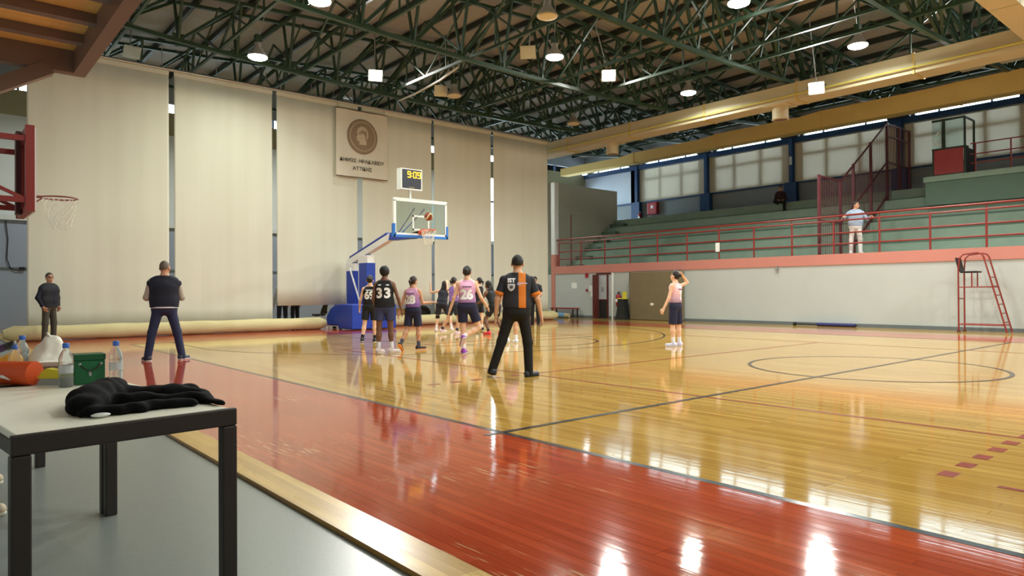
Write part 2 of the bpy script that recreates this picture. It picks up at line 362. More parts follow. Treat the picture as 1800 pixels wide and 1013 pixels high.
# --- back wall frame: columns, beam, windows, blinds
CX = [-21.66, -16.9, -12.1, -7.2, -2.4, 2.4, 7.2]
for k, X in enumerate(CX):
    c = thing('wall_column', 'blue steel column with a wider foot on the back wall', 'column', (X, YB-.1, 5.25), group='blue columns along the back wall')
    box('shaft', (-.09, .09, -.12, .09, 0, 4.1), M_blue, c); box('foot', (-.3, .3, -.2, .09, 0, 1.2), M_blue, c)
    box('cap', (-.45, .45, -.25, .09, 3.35, 3.95), mat('frame_blue_dark', (20, 40, 74), 0.5), c)
    if k == 2: box('notice', (-.07, .07, -.125, -.121, 2.05, 2.45), M_white, c)
for X in CX: box('pier', (X-.55, X+.55, YB, YB+.25, 6.42, 9.12), M_sill, wb)
struct(box('trim_1', (XE, XR, YB-.16, YB+.05, 8.38, 8.62), M_blue))
struct(box('trim_2', (XE, XR, YB-.10, YB+.05, 6.38, 6.46), M_blue))
wn = 20
for k in range(len(CX)):
    x0 = CX[k]-4.75 if k == 0 else CX[k-1]+.45
    x1 = CX[k]-.45
    if k == 0: x0 = XE+.15
    w = struct(bpy.data.objects.new('window_%d' % wn, None)); wn += 1; COL.objects.link(w); w.location = (x0, YB, 8.62)
    L_ = x1-x0; c1, c2 = L_*.26, L_*.74
    for (a, b) in ((0, c1-.03), (c1+.03, c2-.03), (c2+.03, L_)): box('pane', (a, b, .06, .08, .01, .5), M_glass, w)
    for c in (c1, c2): box('mullion', (c-.03, c+.03, .02, .12, 0, .5), M_blue, w)
    box('head', (0, L_, .02, .12, .46, .5), M_blue, w)
    # big window behind the blind
    w2 = struct(bpy.data.objects.new('window_%d' % wn, None)); wn += 1; COL.objects.link(w2); w2.location = (x0-.3, YB, 6.46)
    L2 = x1-x0+.6
    if k == 0:
        box('infill', (0, L2, .0, .1, 0, 1.92), mat('infill_white', (206, 214, 232), 0.7, 0.04, 1), w2)
    else:
        box('pane', (0, L2, .10, .12, 0, 1.92), M_glass, w2)
        for c in (0.33, .66): box('mullion', (L2*c-.09, L2*c+.09, .04, .16, 0, 1.92), M_sill, w2)
        box('transom', (0, L2, .04, .16, 1.22, 1.36), M_sill, w2)
        box('transom', (0, L2, .04, .16, 0, .1), M_sill, w2)
        b = thing('window_blind', ['', 'drawn cream roller blind above the red hose cabinet', 'drawn cream roller blind left of the person seated in the stand', 'drawn cream roller blind behind the tall barred fence', 'drawn cream roller blind behind the commentary booth', 'drawn cream roller blind past the booth railing', 'drawn cream roller blind at the far corner of the stand'][k], 'blind', (x0-.28, YB-.05, 6.36))
        MB().quad((0, 0, 0), (L2-.06, 0, 0), (L2-.06, 0, 1.98), (0, 0, 1.98)).build('cloth', M_blind, b)
        MB().cyl((0, .0, 1.99), (L2-.06, .0, 1.99), .035).build('roller', M_sill, b)
        MB().cyl((0, 0, 0), (L2-.06, 0, 0), .015, n=6).build('hem_bar', M_sill, b)

# --- stand
st = thing('spectator_stand', 'green painted concrete stand with six stepped tiers', 'stand', (0, 15.3, 2.4))
for k in range(6):
    for (xa, xb) in ((-21.69, -7.6), (-7.57, 0.0), (0.03, XR-.02)):
        box('tier', (xa, xb, .70*k, YB-15.3-.42, .475*k+.001, .475*(k+1)), M_step, st)
    box('tier_shade_strip', (-21.6, XR-.05, .70*k-.012, .70*k, .475*k, .475*k+.13), M_step2, st)  # thin darker strip on the riser foot, painting in the shade below the overhang
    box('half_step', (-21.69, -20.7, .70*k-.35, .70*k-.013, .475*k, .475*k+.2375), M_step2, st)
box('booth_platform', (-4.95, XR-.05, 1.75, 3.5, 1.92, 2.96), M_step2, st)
box('platform_edge', (-5.0, XR-.05, 1.70, 1.75, 2.78, 2.98), M_step, st)
# ================================================================== FIXTURES AND FURNITURE
# --- gallery railing
rl = thing('gallery_railing', 'red tubular railing on the pink parapet in front of the stand', 'railing', (0, YF+.12, 2.42))
xs = [-19.3+1.468*i for i in range(23)]
for x in xs: MB().cyl((x, 0, 0), (x, 0, 1.12), .032, n=8).build('post', M_rail, rl)
for z in (.34, .70, 1.12): MB().cyl((-19.3, 0, z), (xs[-1], 0, z), .026, n=8).build('rail', M_rail, rl)
MB().cyl((-19.5, -.02, 1.28), (xs[-1], -.02, 1.28), .032, n=8).build('handrail', M_rail, rl)
for x in xs[::2]: MB().cyl((x, 0, 1.12), (x, -.02, 1.28), .018, n=6).build('bracket', M_rail, rl)
ps = tag(box('paper_notice', (-10.62, -10.44, YF+.07, YF+.075, 2.72, 3.06), M_wmetal), 'small white paper fixed to the gallery railing post', 'paper')

# --- barred fence up the tiers
fx = -6.78
fn = thing('barred_fence', 'tall maroon barred fence climbing the tiers of the stand', 'fence', (fx, 0, 0))
def ftop(y): return 5.2 if y < 14.2 else (5.2+(y-14.2)*.66 if y < 18.3 else 7.93)
def fbot(y):
    if y < 15.3: return 2.42
    return 2.4+.475*min(6, int((y-15.3)/.70)+1)+.02
y = 12.55; i = 0
while y < 20.7:
    MB().bar((0, y, fbot(y)), (0, y, ftop(y)), .014).build('bar', M_fence, fn); y += .14
for y in (12.5, 14.15, 15.25, 16.8, 18.35, 19.6, 20.68): MB().bar((0, y, fbot(y)), (0, y, ftop(y)+.05), .085).build('post', M_fence, fn)
for off in (0.0, -1.55):
    for (a, b) in ((12.5, 14.2), (14.2, 18.3), (18.3, 20.68)):
        MB().bar((0, a, (ftop(a) if a != 18.3 else 7.93)+off), (0, b, ftop(b-.001)+off), .05).build('rail', M_fence, fn)
MB().bar((0, 18.35, 7.45), (0, 20.68, 7.45), .06).build('rail', M_fence, fn)
MB().bar((0, 15.3, 2.95), (0, 18.3, 4.98), .06).build('rail', M_fence, fn)

# --- commentary booth
bt = thing('commentary_booth', 'small glazed booth with red front panel on the stand platform', 'booth', (-4.75, 17.15, 5.39))
MG = mat('booth_green', (38, 56, 48), 0.5)
box('front_panel', (.05, 1.0, 0, .03, .05, .95), mat('booth_red', (158, 60, 66), 0.55, 0.2, 7), bt)
for x in (0.0, 1.02): box('post', (x, x+.06, 0, .06, 0, 2.0 if x else .95), MG, bt)
box('post', (.33, .42, 0, .06, .95, 2.0), MG, bt)
for x in (0.0, 1.02): box('rear_post', (x, x+.06, 1.0, 1.06, 0, 2.05), MG, bt)
box('bottom_rail', (.06, 1.02, 0, .05, 0, .05), MG, bt); box('counter', (0, 1.1, -.05, .3, .95, 1.0), MG, bt)
box('roof_edge', (0, 1.08, -.02, .04, 2.0, 2.07), MG, bt); box('side_panel', (1.03, 1.07, .06, 1.0, 0, .95), mat('booth_dark', (30, 30, 32), 0.6), bt)
box('side_rail', (1.03, 1.07, .06, 1.0, 2.0, 2.06), MG, bt)
box('glass_pane', (.42, 1.02, .02, .03, 1.0, 2.0), M_glass, bt); box('glass_pane', (.0, .33, .02, .03, 1.0, 2.04), M_glass, bt)
stk = MB()
for i in range(11): stk.cyl((.06+random.random()*.22, .012, 1.1+random.random()*.5), (.06+random.random()*.0+.0, .012, 1.1), .001, n=4) if False else stk.sphere((.07+random.random()*.2, .012, 1.12+random.random()*.5), (.035, .006, .035), 8, 6)
stk.build('stickers', M_wmetal, bt)
br = thing('booth_railing', 'red railing on the stand platform beside the booth', 'railing', (-3.4, 17.1, 5.4))
for x in (.05, 1.1, 2.2, 3.3, 4.4): MB().cyl((x, 0, 0), (x, 0, 1.0), .025, n=8).build('post', M_rail, br)
for z in (.3, .62, 1.0): MB().cyl((-.1, 0, z), (4.6, 0, z), .022, n=8).build('rail', M_rail, br)
# --- hose cabinet + extinguishers
hc = thing('hose_cabinet', 'red fire hose cabinet on the back wall of the stand', 'cabinet', (-20.45, YB-.26, 5.62))
M_fire = mat('fire_red', (150, 34, 44), 0.4, 0.08, 6)
box('case', (-.36, .36, 0, .2, 0, .72), M_fire, hc, 0.03); box('door', (-.31, .31, -.02, 0, .05, .67), mat('fire_red2', (170, 44, 54), 0.35), hc, .01)
box('emblem', (-.08, .08, -.024, -.021, .36, .54), M_wmetal, hc)
def extinguisher(label, loc, h):
    e = thing('fire_extinguisher', label, 'extinguisher', loc)
    r = h*.17
    MB().lathe([(r*.9, 0), (r, .02), (r, h*.68), (r*.8, h*.76), (r*.35, h*.8), (r*.35, h*.84)], n=16).build('cylinder', M_fire, e, True)
    MB().box(-r*.3, r*.9, -.015, .015, h*.84, h*.9).box(-r*.3, r*1.1, -.012, .012, h*.94, h*.98).box(-r*.3, 0, -.012, .012, h*.84, h*.98).build('valve_lever', M_black, e)
    MB().tube([(-r*.3, 0, h*.87), (-r*1.25, 0, h*.8), (-r*1.3, 0, h*.4), (-r*1.15, 0, h*.2)], .012, 6).build('hose', M_black, e)
    box('label_band', (-r*.7, r*.7, -r-.004, -r+.02, h*.3, h*.5), M_wmetal, e)
extinguisher('red fire extinguisher hanging by the open door', (-15.36, YF-.13, .55), .66)
extinguisher('red fire extinguisher beside the blue column by the hose cabinet', (-21.15, YB-.5, 5.252), .6)

# --- far wall: door, mat, bench, etc.
dw = struct(bpy.data.objects.new('door_1', None)); COL.objects.link(dw); dw.location = (-16.75, YF, 0)
M_dbrown = mat('door_brown', (84, 36, 32), 0.5)
for (a, b) in ((0, .09), (.91, 1.0)): box('jamb', (a, b, -.04, .0, 0, 2.04), M_dbrown if a == 0 else M_wmetal, dw)
box('head', (.09, .91, -.04, 0, 1.97, 2.04), M_dbrown, dw)
box('dark_opening', (.09, .91, -.012, -.004, 0.01, 1.97), mat('room_beyond', (176, 182, 190), 0.8), dw)
lf = box('leaf', (.05, .16, -.34, -.04, .01, 1.96), M_dbrown, dw); box('leaf_rail', (.62, .72, -.03, -.013, .0, 1.97), M_dbrown, dw)
box('lower_panel', (.16, .62, -.03, -.013, 0.01, .8), mat('door_black', (34, 34, 34), 0.6), dw); box('notice', (.28, .44, -.018, -.014, 1.2, 1.4), M_sill, dw)
box('bottom_rail', (.16, .62, -.034, -.03, .8, .86), M_dbrown, dw)
mt = thing('gym_mat', 'large olive brown crash mat leaning on the wall', 'mat', (-14.55, YF-.32, .003))
M_mat = mat('mat_olive', (112, 100, 76), 0.75, 0.14, 3, 0.1)
b = MB(); n = 10
rng = []
for i in range(n+1):
    zz = 2.02*i/n; bul = .03*math.sin(i/n*math.pi)
    rng.append([(0, -.02-bul, zz), (2.58, -.02-bul, zz), (2.58, .26-.0*zz, zz), (0, .26, zz)])
b.loft(rng).build('cover', M_mat, mt, False, .03)
box('seam', (-.012, -.001, -.03, .27, 0, 2.03), mat('mat_edge', (72, 66, 52), .8), mt)
box('patch', (1.12, 1.28, -.062, -.052, .62, .72), M_net, mt)
bn = thing('low_bench', 'low red brown bench against the wall by the door', 'bench', (-19.3, YF-.5, 0))
box('seat', (0, 1.55, 0, .4, .40, .46), mat('bench_red', (132, 58, 48), .5), bn)
for x in (.06, 1.44):
    for yy in (.03, .33): box('leg', (x, x+.05, yy, yy+.05, 0, .40), M_tframe, bn)
rm = thing('rolled_mat', 'light blue rolled mat lying in front of the low bench', 'mat', (-19.0, YF-.75, .12))
MB().cyl((-.2, 0, 0), (.95, 0, 0), .115, n=18).build('roll', mat('mat_blue', (92, 134, 176), .6), rm, 'auto'); MB().cyl((.95, 0, 0), (1.2, 0.02, 0), .10, n=14).build('end', mat('mat_tan', (158, 148, 118), .7), rm, 'auto')
bg = thing('bin_stand', 'black draped bin with a yellow rim beside the olive mat', 'bin', (-14.86, YF-.42, 0))
MB().loft([[(-.2*k-.03, -.16*k, z), (.2*k, -.16*k, z), (.2*k, .16*k, z), (-.2*k-.03, .16*k, z)] for z, k in ((0.0, 1.25), (.3, 1.0), (.6, .85), (.88, .8))]).build('bag', mat('bag_black', (26, 28, 30), .55, .2, 9, .2), bg)
box('rim', (-.18, .17, -.15, .15, .88, .92), mat('bin_yellow', (196, 182, 60), .5), bg); box('lid', (.05, .13, -.1, .1, .92, 1.2), MATS['bin_yellow'], bg)
tag(box('alarm_box', (-17.42, -17.26, YF-.06, YF, 1.86, 2.04), M_fire), 'small red alarm box high on the wall by the door', 'alarm')
tag(box('switch_box', (-17.4, -17.3, YF-.05, YF, 1.22, 1.32), M_fire), 'small red call point below the alarm box', 'switch')
tag(box('wall_paper_sheet', (-18.35, -18.0, YF-.004, YF, 1.36, 1.62), M_wmetal), 'white notice sheet taped to the wall above the bench', 'paper')
for i, (x, z, w, h) in enumerate(((-17.2, 1.2, .22, .28), (-16.98, 1.12, .2, .2), (-17.12, .98, .2, .2))):
    tag(box('wall_notice', (x, x+w, YF-.004-.001*i, YF, z, z+h), mat('paper', (222, 224, 222), .8)), 'white paper notice in the cluster beside the door', 'paper', 'notices beside the door')
tag(MB().box(-8.06, -8.02, YF-.06, YF, 1.84, 2.1).box(-8.12, -7.96, YF-.05, YF-.02, 1.96, 1.99).build('wall_bracket', M_steel), 'small metal bracket high on the grey wall', 'bracket')
vp = thing('volleyball_post', 'dark blue padded volleyball post lying along the wall', 'post', (-7.3, YF-.22, .06))
MB().cyl((0, 0, 0), (2.1, 0, 0), .03, n=10).build('pole', M_tframe, vp, 'auto'); MB().cyl((.8, 0, .0), (2.05, 0, .0), .06, n=12).build('pad', mat('pad_navy', (34, 34, 92), .6), vp, 'auto'); MB().cyl((-.04, 0, 0), (.04, 0, 0), .06, n=12).build('foot', M_black, vp, 'auto')

# --- umpire chair
uc = thing('umpire_chair', 'tall red tubular umpire chair with ladder and black seat', 'umpire chair', (-2.12, 11.1, 0))
for yy in (0, .5):
    MB().cyl((0, yy, .05), (0, yy, 1.78), .022, n=8).build('rear_leg', M_rail, uc)
    MB().cyl((1.15, yy, 0.02), (.62, yy, 2.12), .022, n=8).build('front_leg', M_rail, uc)
    MB().tube([(0.0, yy, 1.78), (0.03, yy, 2.1), (.12, yy, 2.2), (.45, yy, 2.24), (.57, yy, 2.2), (.62, yy, 2.12)], .022, 8).build('arm_loop', M_rail, uc)
    for z, xb in ((.22, 1.1), (1.28, .83)): MB().cyl((0, yy, z), (xb, yy, z), .018, n=8).build('side_bar', M_rail, uc)
    MB().cyl((0, yy, .05), (0.0, yy-.001, .0), .05, n=10).build('caster', mat('caster_brown', (80, 50, 36), .6), uc)
    MB().cyl((.33, yy, 1.28), (.33, yy, 1.68), .018, n=8).build('seat_post', M_rail, uc)
for z in (.3, .55, .8, 1.05, 1.3, 1.55): MB().cyl((1.15-.53*(z/2.1), 0, z), (1.15-.53*(z/2.1), .5, z), .016, n=8).build('rung', M_rail, uc)
for z in (.22, .95, 1.28): MB().cyl((0, 0, z), (0, .5, z), .018, n=8).build('cross_bar', M_rail, uc)
box('seat', (.02, .45, .04, .46, 1.68, 1.73), M_black, uc, .015); MB().hexa([(-.02, .06, 1.72), (.03, .06, 1.72), (.03, .44, 1.72), (-.02, .44, 1.72), (-.10, .06, 2.12), (-.06, .06, 2.12), (-.06, .44, 2.12), (-.10, .44, 2.12)]).build('backrest', M_black, uc)

# --- divider curtain strips
XC = -17.66
edges = [(-9.2, -5.72, .12), (-5.57, -2.60, .12), (-2.45, .48, .80), (.66, 3.63, .74), (3.75, 6.57, .42), (6.70, 9.78, .25)]
clab = ['cream divider curtain strip behind the man in the padded vest', 'cream divider curtain strip behind the man in jeans', 'cream divider curtain strip left of the crest banner', 'cream divider curtain strip behind the backboard', 'cream divider curtain strip between the backboard and the last strip', 'cream divider curtain strip nearest the stand']
for (a, b, z0), lb in zip(edges, clab):
    c = thing('divider_curtain', lb, 'curtain', (XC, a, z0), group='divider curtain strips')
    n = 60; vv = []; ff = []
    rows = 12
    ph = random.random()*6
    for j in range(rows+1):
        zz = (7.78-z0)*j/rows
        for i in range(n+1):
            yy = (b-a)*i/n
            am = (1-j/rows)*.7+.3
            vv.append((.010*am*math.sin(yy*3.3+ph)+.003*am*math.sin(yy*9.3+2*ph+zz*.4), yy, zz))
    for j in range(rows):
        for i in range(n): k = j*(n+1)+i; ff.append((k, k+1, k+n+2, k+n+1))
    me = bpy.data.meshes.new('cloth'); me.from_pydata(vv, [], ff); o = link('cloth', me, M_curtain, c, True)
    sm = o.modifiers.new('solid', 'SOLIDIFY'); sm.thickness = .006
    box('top_hem', (-.03, .03, 0, b-a, 7.72-z0, 7.852-z0), M_curtain, c)
hr = thing('curtain_rail', 'grey steel rail carrying the divider curtain', 'rail', (XC, 0, 7.9))
MB().cyl((0, -9.6, 0), (0, 10.0, 0), .05, n=10).build('tube', M_steel, hr, 'auto')
for y in np.arange(-9, 10, 1.55): MB().cyl((0, y, 0), (0, y, BOTZ(y)-7.9), .012, n=6).build('hanger', M_steel, hr)
def roll(label, y0, y1, r):
    c = thing('curtain_roll', label, 'fabric roll', (-17.2, y0, r)); n = 40; rings = []
    for y in np.linspace(0, y1-y0, n):
        rr = r*(1+.04*math.sin(y*3.1)+.02*math.sin(y*8)); e = min(1, .55+.45*min(y, y1-y0-y)/.12)
        rings.append([(rr*e*math.cos(t), y, rr*e*math.sin(t)*(1 if math.sin(t) > 0 else 1)) for t in np.linspace(0, 2*math.pi, 18, endpoint=False)])
    MB().loft(rings).build('roll', M_roll, c, 'auto')
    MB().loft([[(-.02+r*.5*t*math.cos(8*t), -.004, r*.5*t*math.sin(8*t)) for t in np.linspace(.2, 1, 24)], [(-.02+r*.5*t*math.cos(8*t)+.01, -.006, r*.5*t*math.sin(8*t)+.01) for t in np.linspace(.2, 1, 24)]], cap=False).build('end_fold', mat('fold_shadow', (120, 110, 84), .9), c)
roll('long cream rolled curtain hem on the floor left of the hoop base', -9.75, -.98, .2)
roll('cream rolled curtain hem on the floor right of the hoop base', 1.05, 9.85, .19)

# --- crest banner
bnr = thing('crest_banner', 'white banner with a bronze coin crest and Greek lettering', 'banner', (XC+.12, -.40, 5.30))
bw, bh = 2.02, 2.36
vv = [(.012*math.sin(3*y/bw*3), y, z) for z in np.linspace(0, bh, 9) for y in np.linspace(0, bw, 25)]
ff = [(j*25+i, j*25+i+1, (j+1)*25+i+1, (j+1)*25+i) for j in range(8) for i in range(24)]
me = bpy.data.meshes.new('cloth'); me.from_pydata(vv, [], ff); link('cloth', me, M_banner, bnr, True)
for z in (0.0, bh): MB().cyl((0, 0, z), (0, bw, z), .016, n=8).build('rod', mat('rod_brown', (92, 70, 56), .5), bnr)
M_coin = mat('coin_bronze', (134, 114, 92), .6, .25, 14, .2); M_coin2 = mat('coin_bronze_light', (182, 166, 142), .6, .2, 14); M_ink = mat('ink_dark', (52, 46, 42), .7)
def yz(name, vs2, fs, m, off, c, par):
    return MB().add([(off, c[0]+p[0], c[1]+p[1]) for p in vs2], fs).build(name, m, par)
cc = (bw/2, 1.46)
n = 48
MB().loft([[(x, cc[0]+r*.60*math.cos(t), cc[1]+r*.62*math.sin(t)) for t in np.linspace(0, 2*math.pi, n, endpoint=False)] for x, r in ((.02, 1.0), (.045, .97))]).build('coin', M_coin, bnr)
ring = MB()
for r0, r1 in ((.80, .84),):
    for i in range(n):
        t0, t1 = 2*math.pi*i/n, 2*math.pi*(i+1)/n
        ring.quad(*[(.048, cc[0]+r*.60*math.cos(t), cc[1]+r*.62*math.sin(t)) for r, t in ((r0, t0), (r1, t0), (r1, t1), (r0, t1))])
ring.build('coin_ring', M_coin2, bnr)
head = [(-.16, -.30), (.14, -.30), (.16, -.10), (.22, .02), (.20, .22), (.10, .34), (-.06, .37), (-.2, .28), (-.24, .12), (-.22, .02), (-.28, -.06), (-.23, -.09), (-.24, -.16), (-.14, -.2)]
MB().add([(.048, cc[0]+p[0], cc[1]+p[1]) for p in head]+[(.062, cc[0]+p[0]*.9, cc[1]+p[1]*.9) for p in head], [tuple(range(14, 28))]+[(i, (i+1) % 14, 14+(i+1) % 14, 14+i) for i in range(14)]).build('relief_head', M_coin2, bnr)
vis = MB()
for k in range(3): vis.tube([(.066, cc[0]-.2+.1*k, cc[1]+.05+.02*k), (.066, cc[0]-.05+.08*k, cc[1]+.2), (.066, cc[0]+.12, cc[1]+.08-.12*k)], .013, 6)
vis.build('relief_lines', M_coin, bnr)
for s_, z in (('ΔΗΜΟΣ ΗΡΑΚΛΕΙΟΥ', .60), ('ΑΤΤΙΚΗΣ', .33)):
    gl_ = [(None if ch == ' ' else text_geo(ch, .168, 1.0, .003)) for ch in s_]; ws = [.09 if g is None else max(p[0] for p in g[0])-min(p[0] for p in g[0])+.019 for g in gl_]; x = -sum(ws)/2
    for g, w in zip(gl_, ws):
        if g is not None:
            m0 = min(p[0] for p in g[0]); zb = min(p[1] for p in g[0]); yz('letter', [(p[0]-m0+x, p[1]-zb-.08) for p in g[0]], g[1], M_ink, .03, (bw/2, z), bnr)
        x += w
for y in (.1, bw-.1): MB().cyl((0, y, bh), (-.068, y, 2.6), .005, n=5).build('cord', M_ink, bnr)

# --- main hoop
hp = thing('basketball_hoop', 'portable basketball stanchion with glass backboard and blue padding', 'basketball hoop', (0, 0, 0))
n = 10
prof = [(-17.5, .12), (-17.45, .42), (-17.2, .66), (-16.85, .8), (-16.4, .84), (-15.62, .84), (-15.62, .03), (-16.6, .03), (-16.6, .12)]
MB().loft([[(x, yy, z) for x, z in prof] for yy in (-.82, .82)]).build('base_pad', M_pad, hp, False, .03)
MB().box(-17.5, -16.6, -.8, .8, .09, .115).box(-16.64, -16.6, -.8, -.76, .0, .12).box(-17.48, -17.44, -.8, -.76, .0, .1).box(-17.48, -17.44, .76, .8, .0, .1).build('base_frame', M_wmetal, hp)
for x in (-17.2, -16.8): MB().cyl((x, -.7, .055), (x, -.6, .055), .05, n=12).build('wheel', M_black, hp)
for (x0, x1, zt, nm) in ((-17.38, -16.78, 2.22, 'rear_post'), (-16.48, -15.86, 2.46, 'front_post')):
    o = box(nm, (x0, x1, -.13, .13, .84, zt), M_wmetal, hp)
    box('post_pad', (x0+.10, x1+.015, -.16, .16, .84, zt-.26), M_pad, o); box('post_cap', (x0+.16, x1-.16, -.08, .08, zt, zt+.14), M_pad, o)
MB().cyl((-17.0, -.17, 2.05), (-16.3, -.17, .9), .03, n=8).build('brace_strut', M_wmetal, hp)
MB().bar((-17.35, 0, 2.25), (-14.35, 0, 3.02), .2, .2).build('boom', M_wmetal, hp)
MB().bar((-17.2, 0, 2.44), (-14.7, 0, 3.1), .16, .05).bar((-17.38, 0, 2.22), (-17.15, 0, 2.46), .16, .06).build('boom_pad', M_pad, hp)
MB().bar((-17.25, 0, 2.15), (-17.25, 0, 2.36), .14).build('pivot', M_wmetal, hp)
MB().hexa([(-14.5, -.13, 2.86), (-13.2, -.13, 2.84), (-13.2, .13, 2.84), (-14.5, .13, 2.86), (-14.4, -.13, 3.1), (-13.2, -.13, 2.98), (-13.2, .13, 2.98), (-14.4, .13, 3.1)]).build('head_pad', M_pad, hp)
MB().bar((-13.3, 0, 2.93), (-12.87, 0, 2.97), .16, .14).build('head_bracket', M_black, hp)
for s_ in (-.06, .06): MB().cyl((-14.0, s_, 3.08), (-12.9, s_*3, 3.72), .028, n=8).build('upper_strut', mat('strut_grey', (186, 188, 192), .4), hp)
bb = box('backboard_glass', (-12.84, -12.82, -.9, .9, 2.9, 3.95), M_glass, hp)
fr = MB(); t_ = .07
fr.box(-12.87, -12.80, -.93, .93, 3.88, 3.98).box(-12.87, -12.80, -.93, -.86, 2.9, 3.9).box(-12.87, -12.80, .86, .93, 2.9, 3.9).box(-12.87, -12.80, -.93, .93, 2.88, 2.96)
fr.build('board_frame', M_wmetal, bb)
fi = MB().box(-12.819, -12.815, -.295, .295, 3.45, 3.50).box(-12.819, -12.815, -.295, -.245, 3.05, 3.5).box(-12.819, -12.815, .245, .295, 3.05, 3.5).box(-12.819, -12.815, -.295, .295, 3.05, 3.1)
fi.build('target_square', M_wmetal, bb)
pd = MB().box(-12.89, -12.78, -.95, .95, 2.83, 2.90).box(-12.89, -12.78, -.96, -.90, 2.83, 3.22).box(-12.89, -12.78, .90, .96, 2.83, 3.22)
pd.build('board_pad', M_padl, bb)
rt = [BX+.0, 0, 3.05]
rm_ = MB().tube([(BX+.225*math.cos(t), .225*math.sin(t), 3.05) for t in np.linspace(0, 2*math.pi, 28, endpoint=False)], .011, 8, True)
rm_.box(-12.80, BX-.21, -.06, .06, 3.0, 3.03).bar((-12.78, -.06, 2.97), (BX-.02, -.22, 3.04), .02).bar((-12.78, .06, 2.97), (BX-.02, .22, 3.04), .02)
rim = rm_.build('rim', M_orange, hp)
box('rim_plate', (-12.80, -12.77, -.1, .1, 2.93, 3.06), M_orange, rim)
def net(c, r, h, name, par, nn=12, th=.006, skew=0.0):
    b = MB(); rows = 6
    def P(j, k): 
        q = j/rows; rr = r*(1-.48*q+.06*math.sin(q*3.1)*0); a = 2*math.pi*(k+.5*(j % 2))/nn
        return (c[0]+rr*math.cos(a)+skew*q*q, c[1]+rr*math.sin(a)+skew*q*q*.4, c[2]-h*q-.02*math.sin(3*a)*q)
    for j in range(rows):
        for k in range(nn):
            for dk in ((0, 1) if j % 2 else (-1, 0)): b.tube([P(j, k), P(j+1, k+dk)], th, 4)
    return b.build(name, M_net, par)
net((BX, 0, 3.04), .222, .42, 'net', rim)
# game clock above the board
ck = thing('shot_clock', 'white game clock box with yellow digits above the backboard', 'clock', (-13.15, -.17, 3.98))
box('pole', (-.03, .03, -.03, .03, -.05, .36), M_wmetal, ck); MB().bar((.0, 0, -.02), (.30, .17, -.03), .05).build('mount', M_wmetal, ck)
box('case', (-.14, .10, -.37, .37, .3, .93), M_wmetal, ck); scr = box('screen', (.10, .105, -.33, .33, .34, .90), mat('clock_black', (34, 36, 52), .35), ck)
M_dig = mat('digit_yellow', (255, 214, 60), .5, 0, emit=(255, 206, 40), estr=2.2)
SEG = {'9': 'abcdfg', '0': 'abcdef'}
def digit(ch, y0, z0, w, h, b):
    t = .022; segs = {'a': (0, w, h-t, h), 'd': (0, w, 0, t), 'g': (0, w, h/2-t/2, h/2+t/2), 'f': (0, t, h/2, h), 'e': (0, t, 0, h/2), 'b': (w-t, w, h/2, h), 'c': (w-t, w, 0, h/2)}
    for k in SEG[ch]: a = segs[k]; b.box(.106, .112, y0+a[0], y0+a[1], z0+a[2], z0+a[3])
dg = MB()
digit('9', -.15, .66, .11, .19, dg); digit('0', .05, .66, .11, .19, dg); digit('9', .20, .66, .11, .19, dg); dg.box(.106, .112, -.005, .018, .70, .725).box(.106, .112, -.005, .018, .78, .805)
dg.build('digits', M_dig, scr); box('maker_plate', (.106, .108, -.10, .10, .36, .385), mat('plate_gold', (150, 130, 90), .5), scr)
bl = thing('basketball', 'brown and cream basketball in the air before the backboard', 'ball', on((753, 381), 0, -12.45))
MB().sphere((0, 0, 0), .12, 24, 14).build('ball', mat('ball_brown', (142, 62, 42), .55, .12, 30, .1), bl, True)
b = MB()
for ax in range(3):
    pts = []
    for t in np.linspace(0, 2*math.pi, 32, endpoint=False):
        p = [0, 0, 0]; p[(ax+1) % 3] = .1195*math.cos(t); p[(ax+2) % 3] = .1195*math.sin(t); pts.append(p)
    b.tube(pts, .003, 4, True)
b.build('seams', M_black, bl)
MB().tube([(.1*math.cos(t)*.9+.035, .1*math.sin(t), .075*math.cos(2*t)) for t in np.linspace(0, 6.28, 20)], .022, 6).build('cream_panel', mat('ball_cream', (214, 196, 160), .6), bl, True)

# --- wall-mounted practice basket (left edge)
pb = thing('practice_basket', 'red framed wall basket with a ragged net at the near wall', 'basketball hoop', (0, 0, 0))
M_pred = mat('frame_red', (134, 44, 40), .45, .12, 6)
yb = -10.16
for x in (-6.62, -7.82): box('board_upright', (x-.05, x+.05, yb-.10, yb, 2.33, 3.48), M_pred, pb)
for z in (2.33, 3.40): box('board_rail', (-7.77, -6.67, yb-.09, yb-.01, z, z+.08), M_pred, pb)
box('board', (-7.8, -6.64, yb, yb+.025, 2.34, 3.46), M_wmetal, pb)
for x in (-6.62, -7.82):
    for z in (2.48, 3.30):
        box('arm', (x-.035, x+.035, YN, yb-.10, z-.035, z+.035), M_pred, pb)
    MB().bar((x, yb-.12, 2.5), (x, YN+.5, 3.28), .045).build('arm_diagonal', M_pred, pb)
    box('inner_upright', (x-.04, x+.04, yb-.62, yb-.54, 2.4, 3.3), M_pred, pb)
box('slide_rail', (-7.3, -7.1, yb-.16, yb-.101, 2.33, 3.48), mat('dark_red', (70, 26, 28), .5), pb)
rc_ = (-7.2, yb+.36)
rb = MB().tube([(rc_[0]+.225*math.cos(t), rc_[1]+.225*math.sin(t), 2.6) for t in np.linspace(0, 2*math.pi, 28, endpoint=False)], .011, 8, True)
rb.bar((rc_[0]-.08, yb+.02, 2.6), (rc_[0]-.08, rc_[1]-.2, 2.6), .018).bar((rc_[0]+.08, yb+.02, 2.6), (rc_[0]+.08, rc_[1]-.2, 2.6), .018).bar((rc_[0], yb+.02, 2.48), (rc_[0], rc_[1]-.2, 2.59), .018)
pr = rb.build('rim', mat('rim_maroon', (120, 50, 50), .5), pb)
